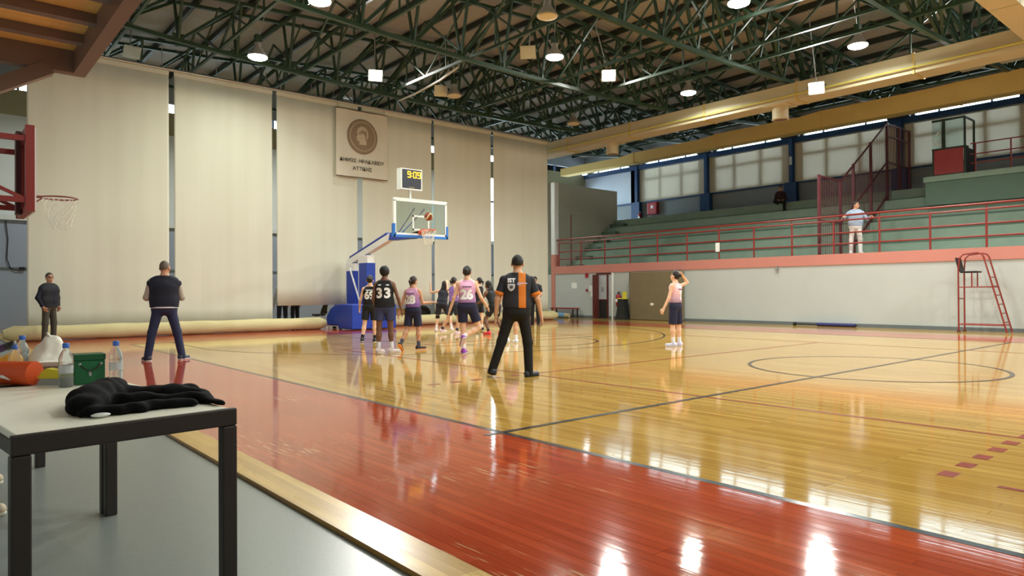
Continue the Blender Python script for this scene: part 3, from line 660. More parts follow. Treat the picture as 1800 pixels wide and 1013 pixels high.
net((rc_[0], rc_[1], 2.59), .22, .44, 'net', pr, 10, .005, .05)

# --- balcony overhead (near wall)
bc = thing('timber_balcony', 'overhead balcony with orange boards and brown steel joists', 'balcony', (0, 0, 3.2))
x0b, x1b, y1b = -2.75, 0.35, -10.17
bw_ = (x1b-x0b)/8
YN2 = YN+.004
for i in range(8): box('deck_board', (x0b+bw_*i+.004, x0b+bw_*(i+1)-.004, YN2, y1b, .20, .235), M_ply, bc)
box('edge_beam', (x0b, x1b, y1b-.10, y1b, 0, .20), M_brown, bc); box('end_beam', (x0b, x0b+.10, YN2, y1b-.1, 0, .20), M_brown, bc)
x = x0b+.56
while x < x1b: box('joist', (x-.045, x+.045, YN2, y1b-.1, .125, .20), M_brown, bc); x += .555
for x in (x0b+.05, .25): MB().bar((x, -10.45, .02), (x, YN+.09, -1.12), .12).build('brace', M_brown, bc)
# --- ducts
d1 = thing('air_duct', 'square cream air duct running along the hall under the trusses', 'duct', (0, 11.0, 7.62))
for i in range(9):
    xa = -21.2+3.6*i; box('section', (xa, xa+3.56, 0, .8, 0, .58), M_duct, d1); box('joint_flange', (xa-.03, xa+.03, -.025, .825, -.025, .605), mat('flange', (204, 178, 110), .5), d1)
for xa in (-15.3, -7.6, .2):
    g = MB().lathe([(.27, -.48), (.29, -.46), (.27, -.44), (.27, 0)], (xa, .42, 0), 20).build('outlet', M_duct, d1, 'auto'); MB().lathe([(.0, -.47), (.22, -.475), (.22, -.48), (.02, -.481)], (xa, .42, 0), 20).build('outlet_grille', M_brown, d1)
    box('outlet_plate', (xa-.42, xa+.42, 0.02, .82, -.03, -.003), M_duct, d1)
MB().cyl((-21, -.12, .15), (10, -.12, .15), .028, n=8).build('conduit', mat('conduit_yellow', (196, 190, 96), .5), d1)
d2 = thing('wide_air_duct', 'ochre air duct above the window strip of the back wall', 'duct', (0, 17.3, 8.02))
segs = [(-24.5, -19, .42), (-19, -14, .52), (-14, -9, .62), (-9, -4, .70), (-4, 2, .74), (2, 13, .74)]
for i, (xa, xb, h) in enumerate(segs):
    h1 = segs[i+1][2] if i+1 < len(segs) else h
    MB().loft([[(x, 0, 0), (x, .6, 0), (x, .6, hh), (x, 0, hh)] for x, hh in ((xa+.01, h), (xb-.9, h), (xb-.01, h1))]).build('section', M_duct2, d2)
    box('joint_flange', (xb-.03, xb+.03, -.02, .62, -.02, h1+.02), M_duct2, d2)
d3 = thing('cross_duct', 'cream branch duct crossing the hall towards the long duct', 'duct', (-.05, -6.08, 7.62))
for i in range(5): box('section', (-.3, .3, 3.38*i, 3.38*i+3.34, .0, .55), M_duct, d3)
for x in (-2.1, -1.1): 
    sp = thing('ceiling_speaker', 'grey box loudspeaker hanging beside the cream duct', 'speaker', (x, 12.35, 7.75), group='hanging loudspeakers')
    box('cabinet', (-.3, .3, -.2, .2, 0, .34), mat('speaker_grey', (150, 148, 138), .6), sp); box('grille', (-.26, .26, -.205, -.2, .04, .30), mat('grille_grey', (112, 110, 104), .7), sp); MB().cyl((0, 0, .34), (0, 0, BOTZ(12.35)-7.75), .015, n=6).build('hanger', M_steel, sp)
tb = thing('light_tube', 'thin pale conduit tube hanging under the trusses above the curtain', 'conduit', (-17.0, 1.8, 8.15))
MB().tube([(0, 0, 0), (1.2, 0, .02), (2.6, 0, .12), (3.6, 0, .3)], .035, 8).build('tube', M_wmetal, tb, True)
for x, z in ((.6, .0), (2.4, .1)): MB().cyl((x, 0, z), (x, 0, .55), .01, n=6).build('hanger', M_steel, tb)

# --- lamps
def purl(y): return YN+.5+1.38*round((y-YN-.5)/1.38)
def highbay(x, y, z, on_, label, group):
    t = thing('highbay_lamp', label, 'lamp', (x, y, z), group=group)
    MB().lathe([(.05, .42), (.09, .40), (.10, .26), (.13, .22), (.27, .02), (.28, 0), (.26, 0)], n=20).build('reflector', M_alu, t, 'auto')
    MB().lathe([(.02, .012), (.26, .012), (.26, -.03), (.20, -.06), (.02, -.07)], n=20).build('lens', M_lampglow if on_ else M_lampoff, t, 'auto')
    MB().cyl((0, 0, .42), (0, purl(y)-y, TOPZ(purl(y))-z+.07), .012, n=6).build('hanger', M_steel, t)
    box('ballast', (-.08, .08, -.08, .08, .42, .62), M_truss, t)
    if on_:
        ld = bpy.data.lights.new('highbay_light', 'AREA'); ld.shape = 'DISK'; ld.size = .5; ld.energy = HIGHBAY_W*(.45 if -18 < x < -14 else 1); ld.color = (.93, 1.0, .88); ld.spread = R_(165)
        lo = bpy.data.objects.new('highbay_light', ld); COL.objects.link(lo); lo.parent = t; lo.location = (0, 0, -.10)
lit = 'lit round highbay lamp hanging from the roof '; off = 'unlit round highbay lamp hanging from the roof '
def purl(y): return YN+.5+1.38*round((y-YN-.5)/1.38)
for px, w_, o_ in (((453, 100), 'above the second curtain strip', 1), ((562, 2), 'left of the crest banner', 1), ((975, 100), 'above the standing referee', 1), ((1210, 163), 'beside the cream duct outlet near the mat', 1), ((1508, 80), 'beside the cream duct above the railing man', 1),
                   ((798, 168), 'right of the crest banner', 0), ((1008, 217), 'above the last curtain strip', 0), ((962, 28), 'above the backboard clock', 0)):
    zl = 7.95 if px[0] == 453 else 8.3; p = on(px, 2, zl); highbay(p[0], p[1], zl, o_, (lit if o_ else off)+w_, 'lit highbay lamps' if o_ else 'unlit highbay lamps')
for x in (-4.8, 2.0, 8.5):
    for y in (-3.3, 4.2, 10.2):
        if x > 0 or y < 10: highbay(x, y, 8.4, 1, 'lit round highbay lamp hanging from the roof over the near half', 'lit highbay lamps')
def flood(x, y, z, target, on_, label, group):
    t = thing('floodlight', label, 'floodlight', (x, y, z), group=group)
    d = unit(np.array(target)-np.array([x, y, z])); a = unit(np.cross(d, (0, 0, 1))); b = np.cross(a, d)
    Mx = Matrix(((a[0], b[0], d[0], 0), (a[1], b[1], d[1], 0), (a[2], b[2], d[2], 0), (0, 0, 0, 1)))
    MB().loft([[(-k*.24, -k*.2, zz), (k*.24, -k*.2, zz), (k*.24, k*.2, zz), (-k*.24, k*.2, zz)] for zz, k in ((-.22, .45), (-.05, .95), (0, 1))]).xf(Mx).build('housing', M_alu, t)
    MB().box(-.21, .21, -.17, .17, .004, .014).xf(Mx).build('lens', M_floodglow if on_ else M_alu, t)
    MB().box(-.27, -.25, -.02, .02, -.12, .0).box(.25, .27, -.02, .02, -.12, 0).box(-.27, .27, -.02, .02, -.3, -.26).bar((-.26, 0, -.1), (-.26, 0, -.28), .02).bar((.26, 0, -.1), (.26, 0, -.28), .02).xf(Mx).build('yoke', M_truss, t)
    MB().cyl(-d*.28, (-d[0]*.28, purl(y)-y, TOPZ(purl(y))-z+.07), .02, n=6).build('hanger', M_steel, t)
    if on_:
        ld = bpy.data.lights.new('flood_light', 'AREA'); ld.shape = 'RECTANGLE'; ld.size = .42; ld.size_y = .34; ld.energy = FLOOD_W; ld.color = (1, .97, .92); ld.spread = R_(150)
        lo = bpy.data.objects.new('flood_light', ld); COL.objects.link(lo); lo.parent = t
        lo.matrix_local = Matrix.Translation(Vector(d*.03)) @ (Mx @ Matrix.Rotation(math.pi, 4, 'X'))
fl, fo = 'lit square floodlight under the roof ', 'unlit grey floodlight under the roof '
for px, tg, o_, w_ in (((660, 133), (-5, -5, 0), 1, 'above the crest banner'), ((1070, 133), (-2, -3, 0), 1, 'over the gym mat'), ((1435, 155), (-1, -1, 0), 1, 'before the ochre duct'),
                 ((775, 160), (-6, -2, 3), 0, 'right of the crest banner'), ((928, 92), (-4, -5, 2), 0, 'above the glass backboard'), ((232, 92), (-8, -6, 0), 0, 'above the first curtain strip')):
    p = on(px, 2, 8.6) if px[0] != 1435 else on(px, 1, 10.5)
    flood(p[0], p[1], p[2], tg, o_, (fl if o_ else fo)+w_, 'lit floodlights' if o_ else 'unlit floodlights')
for x, y in ((-2.6, 13.9), (6.0, 9), (4.0, -7.0)): flood(x, purl(y), 8.7, (-6 if x > 0 else 1, 4 if x > 0 else 0, 0), 1, fl+'over the near half', 'lit floodlights')
for y in (-6.5, 1.5, 9.0): highbay(-22.0, y, 8.3, 1, 'lit round highbay lamp hanging beyond the divider curtain', 'lit highbay lamps')

wc_ = thing('wall_cable', 'thin black cable drooping to a socket on the grey blue end wall', 'cable', (XE+.05, 0, 0))
pts = [on(q, 0, XE+.05) for q in ((10, 388), (14, 420), (12, 455), (18, 471), (30, 476), (39, 473))]
MB().tube([(0, p[1], p[2]) for p in pts], .018, 6).build('cable', M_black, wc_, True); box('socket', (-.045, .03, pts[-1][1]-.08, pts[-1][1]+.08, pts[-1][2]-.05, pts[-1][2]+.07), M_black, wc_)
pq = on((1004, 452), 1, 13.2); tp_ = thing('stair_pole', 'thin dark upright pole before the grey stair wall', 'pole', (pq[0], 13.2, 2.402))
MB().cyl((0, 0, 0), (0, 0, on((1004, 378), 1, 13.2)[2]-2.402), .03, n=8).build('pole', M_fence, tp_); MB().cyl((0, 0, 0), (0, 0, .02), .09, n=12).build('foot', M_fence, tp_)
# ================================================================== SMOOTH BODIES (distance field -> mesh)
class Field:
    """union of tapered capsules / ellipsoids, optionally cut by planes; meshed with surface nets"""
    def __init__(s): s.pr = []; s.cut = []
    def cone(s, a, b, ra, rb, k=.03, ax=None, fac=1.0):
        s.pr.append(('c', np.array(a, float), np.array(b, float), ra, rb, k, None if ax is None else unit(ax), fac)); return s
    def ell(s, c, r, M=None, k=.03): s.pr.append(('e', np.array(c, float), np.array(r, float), np.eye(3) if M is None else np.array(M, float), 0, k)); return s
    def plane(s, p, n): s.cut.append((np.array(p, float), unit(n))); return s       # keep the side the normal points away from
    def sub(s, f): s.cut.append(f); return s
    def grow(s, d):
        f = Field(); 
        for p in s.pr: f.pr.append((p[0], p[1], p[2], p[3]+d, p[4]+d)+p[5:] if p[0] == 'c' else (p[0], p[1], p[2]+d)+p[3:])
        return f
    def bounds(s):
        lo, hi = [], []
        for p in s.pr:
            if p[0] == 'c':
                r = max(p[3], p[4])/min(1, p[7]); lo.append(np.minimum(p[1], p[2])-r); hi.append(np.maximum(p[1], p[2])+r)
            else: r = p[2].max(); lo.append(p[1]-r); hi.append(p[1]+r)
        return np.min(lo, 0), np.max(hi, 0)
    def mesh(s, h, noise=0.0):
        lo, hi = s.bounds(); lo = lo-3*h; hi = hi+3*h; n = np.ceil((hi-lo)/h).astype(int)+1
        F = np.full(n, .5, np.float32)
        for p in s.pr:
            k = p[5]; m = k+2.5*h
            if p[0] == 'c':
                r = max(p[3], p[4])/min(1, p[7])+m; a = np.minimum(p[1], p[2])-r; b = np.maximum(p[1], p[2])+r
            else: r = p[2].max()+m; a = p[1]-r; b = p[1]+r
            i0 = np.clip(np.floor((a-lo)/h).astype(int), 0, n-1); i1 = np.clip(np.ceil((b-lo)/h).astype(int)+1, 1, n)
            g = np.meshgrid(*[lo[q]+h*np.arange(i0[q], i1[q]) for q in range(3)], indexing='ij'); P = np.stack(g, -1)
            if p[0] == 'c':
                ab = p[2]-p[1]; t = np.clip(((P-p[1])@ab)/max(1e-9, ab@ab), 0, 1); e = P-p[1]-t[..., None]*ab
                if p[6] is not None: e = e+((p[7]-1)*(e@p[6]))[..., None]*p[6]
                d = np.linalg.norm(e, axis=-1)-(p[3]+(p[4]-p[3])*t)
            else:
                q = (P-p[1])@p[3]; k0 = np.linalg.norm(q/p[2], axis=-1); k1 = np.linalg.norm(q/p[2]**2, axis=-1); d = k0*(k0-1)/np.maximum(k1, 1e-6)
            sl = tuple(slice(i0[q], i1[q]) for q in range(3)); A = F[sl]
            hh = np.maximum(k-np.abs(A-d), 0)/k; F[sl] = np.minimum(A, d)-hh*hh*k*.25
        if s.cut or noise:
            G = np.stack(np.meshgrid(*[lo[q]+h*np.arange(n[q]) for q in range(3)], indexing='ij'), -1)
            for c in s.cut: F = np.maximum(F, ((G-c[0])@c[1]).astype(np.float32))
            if noise: F = F+noise*(np.sin(G[..., 0]*37+2*np.sin(G[..., 1]*23))*np.sin(G[..., 1]*41+1.5*np.sin(G[..., 2]*29))).astype(np.float32)
        return nets(F, lo, h)
CORN = np.array([(i, j, k) for i in (0, 1) for j in (0, 1) for k in (0, 1)])
EDG = [(a, b) for a in range(8) for b in range(a+1, 8) if np.abs(CORN[a]-CORN[b]).sum() == 1]
def nets(F, lo, h):
    ins = F < 0; n = np.array(F.shape)
    cnt = np.zeros(n-1, np.int8)
    for c in CORN: cnt += ins[c[0]:n[0]-1+c[0], c[1]:n[1]-1+c[1], c[2]:n[2]-1+c[2]]
    act = np.argwhere((cnt > 0) & (cnt < 8)); vals = np.stack([F[act[:, 0]+c[0], act[:, 1]+c[1], act[:, 2]+c[2]] for c in CORN], 1)
    acc = np.zeros((len(act), 3)); num = np.zeros(len(act))
    for a, b in EDG:
        fa, fb = vals[:, a], vals[:, b]; m = (fa < 0) != (fb < 0); t = np.where(m, fa/np.where(m, fa-fb, 1), 0)
        acc += np.where(m[:, None], CORN[a]+t[:, None]*(CORN[b]-CORN[a]), 0); num += m
    V_ = lo+h*(act+acc/num[:, None]); idx = np.full(n-1, -1, np.int64); idx[tuple(act.T)] = np.arange(len(act)); faces = []
    for ax in range(3):
        sl0 = [slice(1, -1)]*3; sl0[ax] = slice(0, -1); sl1 = [slice(1, -1)]*3; sl1[ax] = slice(1, None)
        A, B = ins[tuple(sl0)], ins[tuple(sl1)]; e = np.argwhere(A != B); flip = A[tuple(e.T)]; e = e+1; e[:, ax] -= 1
        u, w = [(1, 2), (2, 0), (0, 1)][ax]; du = np.eye(3, dtype=int)[u]; dw = np.eye(3, dtype=int)[w]
        q = np.stack([idx[tuple((e-du-dw).T)], idx[tuple((e-dw).T)], idx[tuple(e.T)], idx[tuple((e-du).T)]], 1)
        q[~flip] = q[~flip][:, ::-1]; faces.append(q)
    return V_, np.concatenate(faces)
def mesh_obj(name, vf, m, parent):
    v, f = vf; me = bpy.data.meshes.new(name); me.vertices.add(len(v)); me.vertices.foreach_set('co', v.astype(np.float32).ravel())
    me.loops.add(f.size); me.loops.foreach_set('vertex_index', f.astype(np.int32).ravel()); me.polygons.add(len(f))
    me.polygons.foreach_set('loop_start', np.arange(0, f.size, 4, dtype=np.int32)); me.polygons.foreach_set('loop_total', np.full(len(f), 4, np.int32))
    me.update(calc_edges=True); me.validate(); return link(name, me, m, parent, True)

# ================================================================== TABLES AND WHAT LIES ON THEM
TR = R_(5.9); TA = V(math.cos(TR), math.sin(TR)); TN = V(-math.sin(TR), math.cos(TR)); T1 = V(.965, -10.778); TZ = .74
def table(label, c):
    t = thing('folding_table', label, 'table', (c[0], c[1], -.025), TR); L2, W2, H = .775, .385, TZ+.025
    box('tabletop', (-L2+.03, L2-.03, -W2+.02, W2-.02, H-.028, H), M_ttop, t, .004)
    for s_ in (-1, 1):
        box('end_rail', (s_*L2-.03 if s_ > 0 else -L2, s_*L2 if s_ > 0 else -L2+.03, -W2, W2, H-.068, H+.002), M_tframe, t, .006)
        box('side_rail', (-L2+.03, L2-.03, s_*(W2-.02)-.012, s_*(W2-.02)+.012, H-.07, H-.029), M_tframe, t)
        for q in (-1, 1): MB().box(*(sorted((s_*L2, s_*(L2-.05)))), *(sorted((q*W2, q*(W2-.06)))), 0, H-.069).build('leg', M_tframe, t, bevel=.006)
    return t
table('pale table with dark steel frame under the black jacket', T1); table('pale table with dark steel frame beyond the green cash box', T1-TA*1.57)
def tp(px): p = on(px, 2, TZ); return (p[0], p[1], TZ)
M_pet = mat('bottle_plastic', (236, 240, 240), .12, 0, trans=.86, ior=1.12)
M_cap = mat('cap_blue', (54, 104, 196), .4, .05, 5)
def bottle(label, loc, h, grp=None):
    t = thing('water_bottle', label, 'bottle', loc, group=grp); r = h*.145
    MB().lathe([(r*.8, 0), (r, .006), (r, h*.1), (r*.94, h*.13), (r, h*.16), (r, h*.24), (r*.94, h*.27), (r, h*.30), (r, h*.5), (r*.94, h*.53), (r, h*.56), (r, h*.66), (r*.78, h*.76), (r*.42, h*.86), (r*.4, h*.9)], n=20).build('body', M_pet, t, True)
    MB().lathe([(r*.46, h*.89), (r*.48, h*.9), (r*.48, h*.985), (r*.42, h)], n=16).build('cap', M_cap, t, 'auto')
    MB().lathe([(r*1.01, h*.32), (r*1.015, h*.325), (r*1.015, h*.485), (r*1.01, h*.49)], n=20).build('label_band', mat('bottle_label', (206, 212, 220), .4, .3, 30, alpha=.55), t, True)
bottle('clear water bottle with blue cap right of the green cash box', tp((204, 674)), .225)
bottle('clear water bottle with blue cap left of the green cash box', tp((116, 681)), .225)
bottle('clear water bottle with blue cap beside the white bag', tp((39, 661)), .235)
bottle('clear water bottle with blue cap behind the orange tube', tp((26, 672)), .20)
p0, p1 = on((131, 678), 2, TZ), on((185, 674), 2, TZ); dx = p1-p0; cb = thing('cash_box', 'dark green metal cash box with carry handle', 'box', (p0[0], p0[1], TZ), math.atan2(dx[1], dx[0])); w = float(np.linalg.norm(dx[:2]))
M_cash = mat('cash_green', (22, 104, 62), .4, .1, 8)
box('body', (0, w, 0, .13, 0.002, .125), M_cash, cb, .004); box('lid', (-.003, w+.003, -.003, .133, .126, .158), mat('cash_green_dark', (18, 84, 50), .4), cb, .004)
MB().tube([(w*.17, -.006, .105), (w*.3, -.016, .085), (w*.5, -.02, .07), (w*.7, -.016, .085), (w*.86, -.006, .105)], .004, 6).build('handle', M_tframe, cb, True)
for q in (.17, .86): MB().sphere((w*q, -.004, .108), .008, 8, 6).build('handle_rivet', M_steel, cb, True)
box('lock_plate', (w*.46, w*.54, -.012, 0, .045, .075), M_steel, cb)
pR = on((61, 678), 2, TZ); ot = thing('cardboard_tube', 'thick orange tube with a white flash lying on the table', 'tube', (pR[0], pR[1], TZ+.064)); dv = unit(-CR*V(1, 1, 0)*1.0+CF*V(1, 1, 0)*.10)
MB().cyl((0, 0, 0), dv*.62, .062, n=24).build('tube', mat('tube_orange', (206, 78, 30), .4, .08, 6), ot, 'auto')
sd = unit(-CF*V(1, 1, 0)); MB().tube([dv*.09+sd*.058+V(0, 0, -.03), dv*.13+sd*.062+V(0, 0, -.012), dv*.19+sd*.0625+V(0, 0, -.004)], [.002, .009, .006], 6).build('white_flash', M_wmetal, ot, True)
pB = on((84, 659), 2, TZ); wb_ = thing('plastic_bag', 'crumpled white plastic bag standing on the table', 'bag', (pB[0], pB[1], TZ))
f = Field().ell((0, 0, .085), (.085, .09, .09), k=.05).ell((.01, .02, .17), (.055, .06, .07), k=.05).ell((.05, -.04, .06), (.06, .06, .06), k=.04).plane((0, 0, .003), (0, 0, -1))
mesh_obj('bag_body', f.mesh(.009, .007), mat('bag_white', (226, 224, 214), .5, .06, 12, .3), wb_); MB().tube([(-.03, .02, .215), (-.015, .0, .245), (.03, .0, .235), (.04, .03, .2)], .006, 6).build('bag_handle', MATS['bag_white'], wb_, True)
pS = on((90, 677), 2, TZ); sp_ = thing('tape_dispenser', 'yellow and grey desk tape dispenser beside the orange tube', 'dispenser', (pS[0], pS[1], TZ), math.atan2(CR[1], CR[0]))
MB().loft([[(-.06, yy, 0), (.075, yy, 0), (.075, yy, .035), (-.04, yy, .035)] for yy in (-.03, .03)]).build('base', mat('disp_grey', (150, 152, 150), .5), sp_); MB().loft([[(-.06, yy, .036), (.075, yy, .036), (.07, yy, .075), (-.01, yy, .088), (-.035, yy, .07)] for yy in (-.026, .026)]).build('shell', mat('disp_yellow', (212, 196, 30), .45), sp_)
pS = on((88, 666), 2, TZ); pp = thing('paper_stack', 'stack of white papers and a notebook behind the tape dispenser', 'papers', (pS[0], pS[1], TZ), math.atan2(CR[1], CR[0])+.15)
box('notebook', (-.08, .09, -.06, .09, 0.001, .075), mat('notebook', (120, 112, 104), .6), pp)
for i in range(4): box('sheet', (-.075+.006*i, .09+.004*i, -.055, .09, .0755+.006*i, .0800+.006*i), mat('paper2', (228, 226, 216), .7), pp)
pU = on((40, 655), 2, TZ); um = thing('folded_umbrella', 'purple folded umbrella with black handle at the table edge', 'umbrella', (pU[0]-.35, pU[1]-.05, TZ+.03))
MB().tube([(0, 0, .11), -CR*V(1, 1, 0)*.16+V(0, 0, .06), -CR*V(1, 1, 0)*.42+V(0, 0, -.005)], [.022, .03, .012], 8).build('canopy', mat('purple', (70, 44, 84), .6, .2, 12), um, True); MB().tube([(0, 0, .11), CR*V(1, 1, 0)*.05+V(0, 0, .125)], .026, 8).build('handle', M_black, um, True)
pY = on((6, 674), 2, TZ); yp = thing('snack_packet', 'yellow packet lying behind the orange tube', 'packet', (pY[0]-.3, pY[1], TZ))
f = Field().ell((0, 0, .06), (.09, .07, .06), k=.03).ell((.05, .06, .10), (.06, .05, .045), k=.03).plane((0, 0, .003), (0, 0, -1)); mesh_obj('packet', f.mesh(.01, .004), mat('packet_yellow', (222, 168, 36), .4, .1, 9), yp)
f = Field(); j0 = on((150, 726), 2, TZ)
def jc(pa, pb, ra, rb, z=0.0, k=.045):
    a, b = on(pa, 2, TZ), on(pb, 2, TZ); f.cone((a[0]-j0[0], a[1]-j0[1], z+ra*.3), (b[0]-j0[0], b[1]-j0[1], z+rb*.3), ra, rb, k, (0, 0, 1), 1.5)
jc((148, 728), (186, 706), .07, .085, .01); jc((150, 720), (200, 700), .06, .06, .035); jc((160, 733), (245, 724), .04, .04, 0, .02); jc((245, 722), (335, 714), .04, .035, 0, .02)
jc((190, 706), (300, 700), .06, .06, .0); jc((225, 702), (330, 697), .04, .05, .01, .02); jc((300, 702), (350, 702), .06, .045, .004); jc((345, 703), (384, 713), .045, .022, 0); jc((280, 712), (350, 708), .04, .04, .008, .015); jc((180, 718), (260, 712), .05, .045, .012, .015)
f.plane((0, 0, .003), (0, 0, -1)); jk = thing('black_jacket', 'black jacket dropped in a heap on the near table', 'jacket', (j0[0], j0[1], TZ))
mesh_obj('cloth', f.mesh(.008, .006), mat('jacket_black', (7, 7, 10), .9, .3, 18, .3, spec=.15), jk)
a = on((183, 731), 2, TZ); MB().sphere((a[0]-j0[0]+.05, a[1]-j0[1]-.02, .012), (.016, .035, .008), 12, 6).build('white_lining', M_wmetal, jk, True)

# --- plastic chairs
def chair(label, loc, rz, grp=None):
    c = thing('plastic_chair', label, 'chair', loc, rz, grp)
    f = Field().cone((-.15, -.12, .45), (-.15, .15, .45), .05, .05, .04).cone((.15, -.12, .45), (.15, .15, .45), .05, .05, .04).cone((-.15, .0, .44), (.15, 0, .44), .05, .05, .06).plane((0, 0, .47), (0, 0, 1))
    mesh_obj('seat', f.mesh(.02), M_black, c)
    MB().loft([[(-.2+.02*q, -.2-.04*q*q*.2, .47+.1*q), (.2-.02*q, -.2-.04*q*q*.2, .47+.1*q), (.2-.02*q, -.175-.04*q*q*.2, .47+.1*q), (-.2+.02*q, -.175-.04*q*q*.2, .47+.1*q)] for q in range(5)]).build('backrest', M_black, c, False, .01)
    for x in (-.18, .18):
        for y0, y1 in ((-.17, -.24), (.16, .22)): MB().cyl((x*.9, y0, .43), (x*1.15, y1, 0), .011, n=8).build('leg', M_steel, c)
    return c
# ================================================================== PEOPLE
def rotz(a): c, s = math.cos(a), math.sin(a); return np.array([[c, -s, 0], [s, c, 0], [0, 0, 1.]])
def rotx(a): c, s = math.cos(a), math.sin(a); return np.array([[1, 0, 0], [0, c, -s], [0, s, c]])
SKIN = {'a': (206, 160, 130), 'b': (112, 76, 58), 'c': (222, 178, 150), 'd': (190, 140, 112)}
def cmat(key, rgb, rough=.8, var=.12, sc=14, bump=.12): return mat('cloth_'+key, rgb, rough, var, sc, bump)
def gradient_mat(name, c0, c1, z0, z1):
    if name in MATS: return MATS[name]
    m = bpy.data.materials.new(name); m.use_nodes = True; nt = m.node_tree; b = nt.nodes['Principled BSDF']; L = nt.links.new
    tc = nt.nodes.new('ShaderNodeTexCoord'); sx = nt.nodes.new('ShaderNodeSeparateXYZ'); L(tc.outputs['Object'], sx.inputs[0]); mr = nt.nodes.new('ShaderNodeMapRange')
    mr.inputs[1].default_value = z0; mr.inputs[2].default_value = z1; L(sx.outputs[2], mr.inputs[0]); mx = nt.nodes.new('ShaderNodeMix'); mx.data_type = 'RGBA'
    mx.inputs[6].default_value = lin(c0); mx.inputs[7].default_value = lin(c1); L(mr.outputs[0], mx.inputs[0]); L(mx.outputs[2], b.inputs['Base Color']); b.inputs['Roughness'].default_value = .75
    MATS[name] = m; return m
PINKJ = gradient_mat('jersey_pink', (120, 84, 150), (236, 178, 214), .95, 1.36)
def panel_mat(name, base, col, x0, x1):
    m = bpy.data.materials.new(name); m.use_nodes = True; nt = m.node_tree; b = nt.nodes['Principled BSDF']; L = nt.links.new
    tc = nt.nodes.new('ShaderNodeTexCoord'); sx = nt.nodes.new('ShaderNodeSeparateXYZ'); L(tc.outputs['Object'], sx.inputs[0])
    a = nt.nodes.new('ShaderNodeMath'); a.operation = 'GREATER_THAN'; a.inputs[1].default_value = x0; c = nt.nodes.new('ShaderNodeMath'); c.operation = 'LESS_THAN'; c.inputs[1].default_value = x1
    d = nt.nodes.new('ShaderNodeMath'); d.operation = 'MULTIPLY'; L(sx.outputs[0], a.inputs[0]); L(sx.outputs[0], c.inputs[0]); L(a.outputs[0], d.inputs[0]); L(c.outputs[0], d.inputs[1])
    mx = nt.nodes.new('ShaderNodeMix'); mx.data_type = 'RGBA'; mx.inputs[6].default_value = lin(base); mx.inputs[7].default_value = lin(col); L(d.outputs[0], mx.inputs[0]); L(mx.outputs[2], b.inputs['Base Color']); b.inputs['Roughness'].default_value = .8
    MATS[name] = m; return m

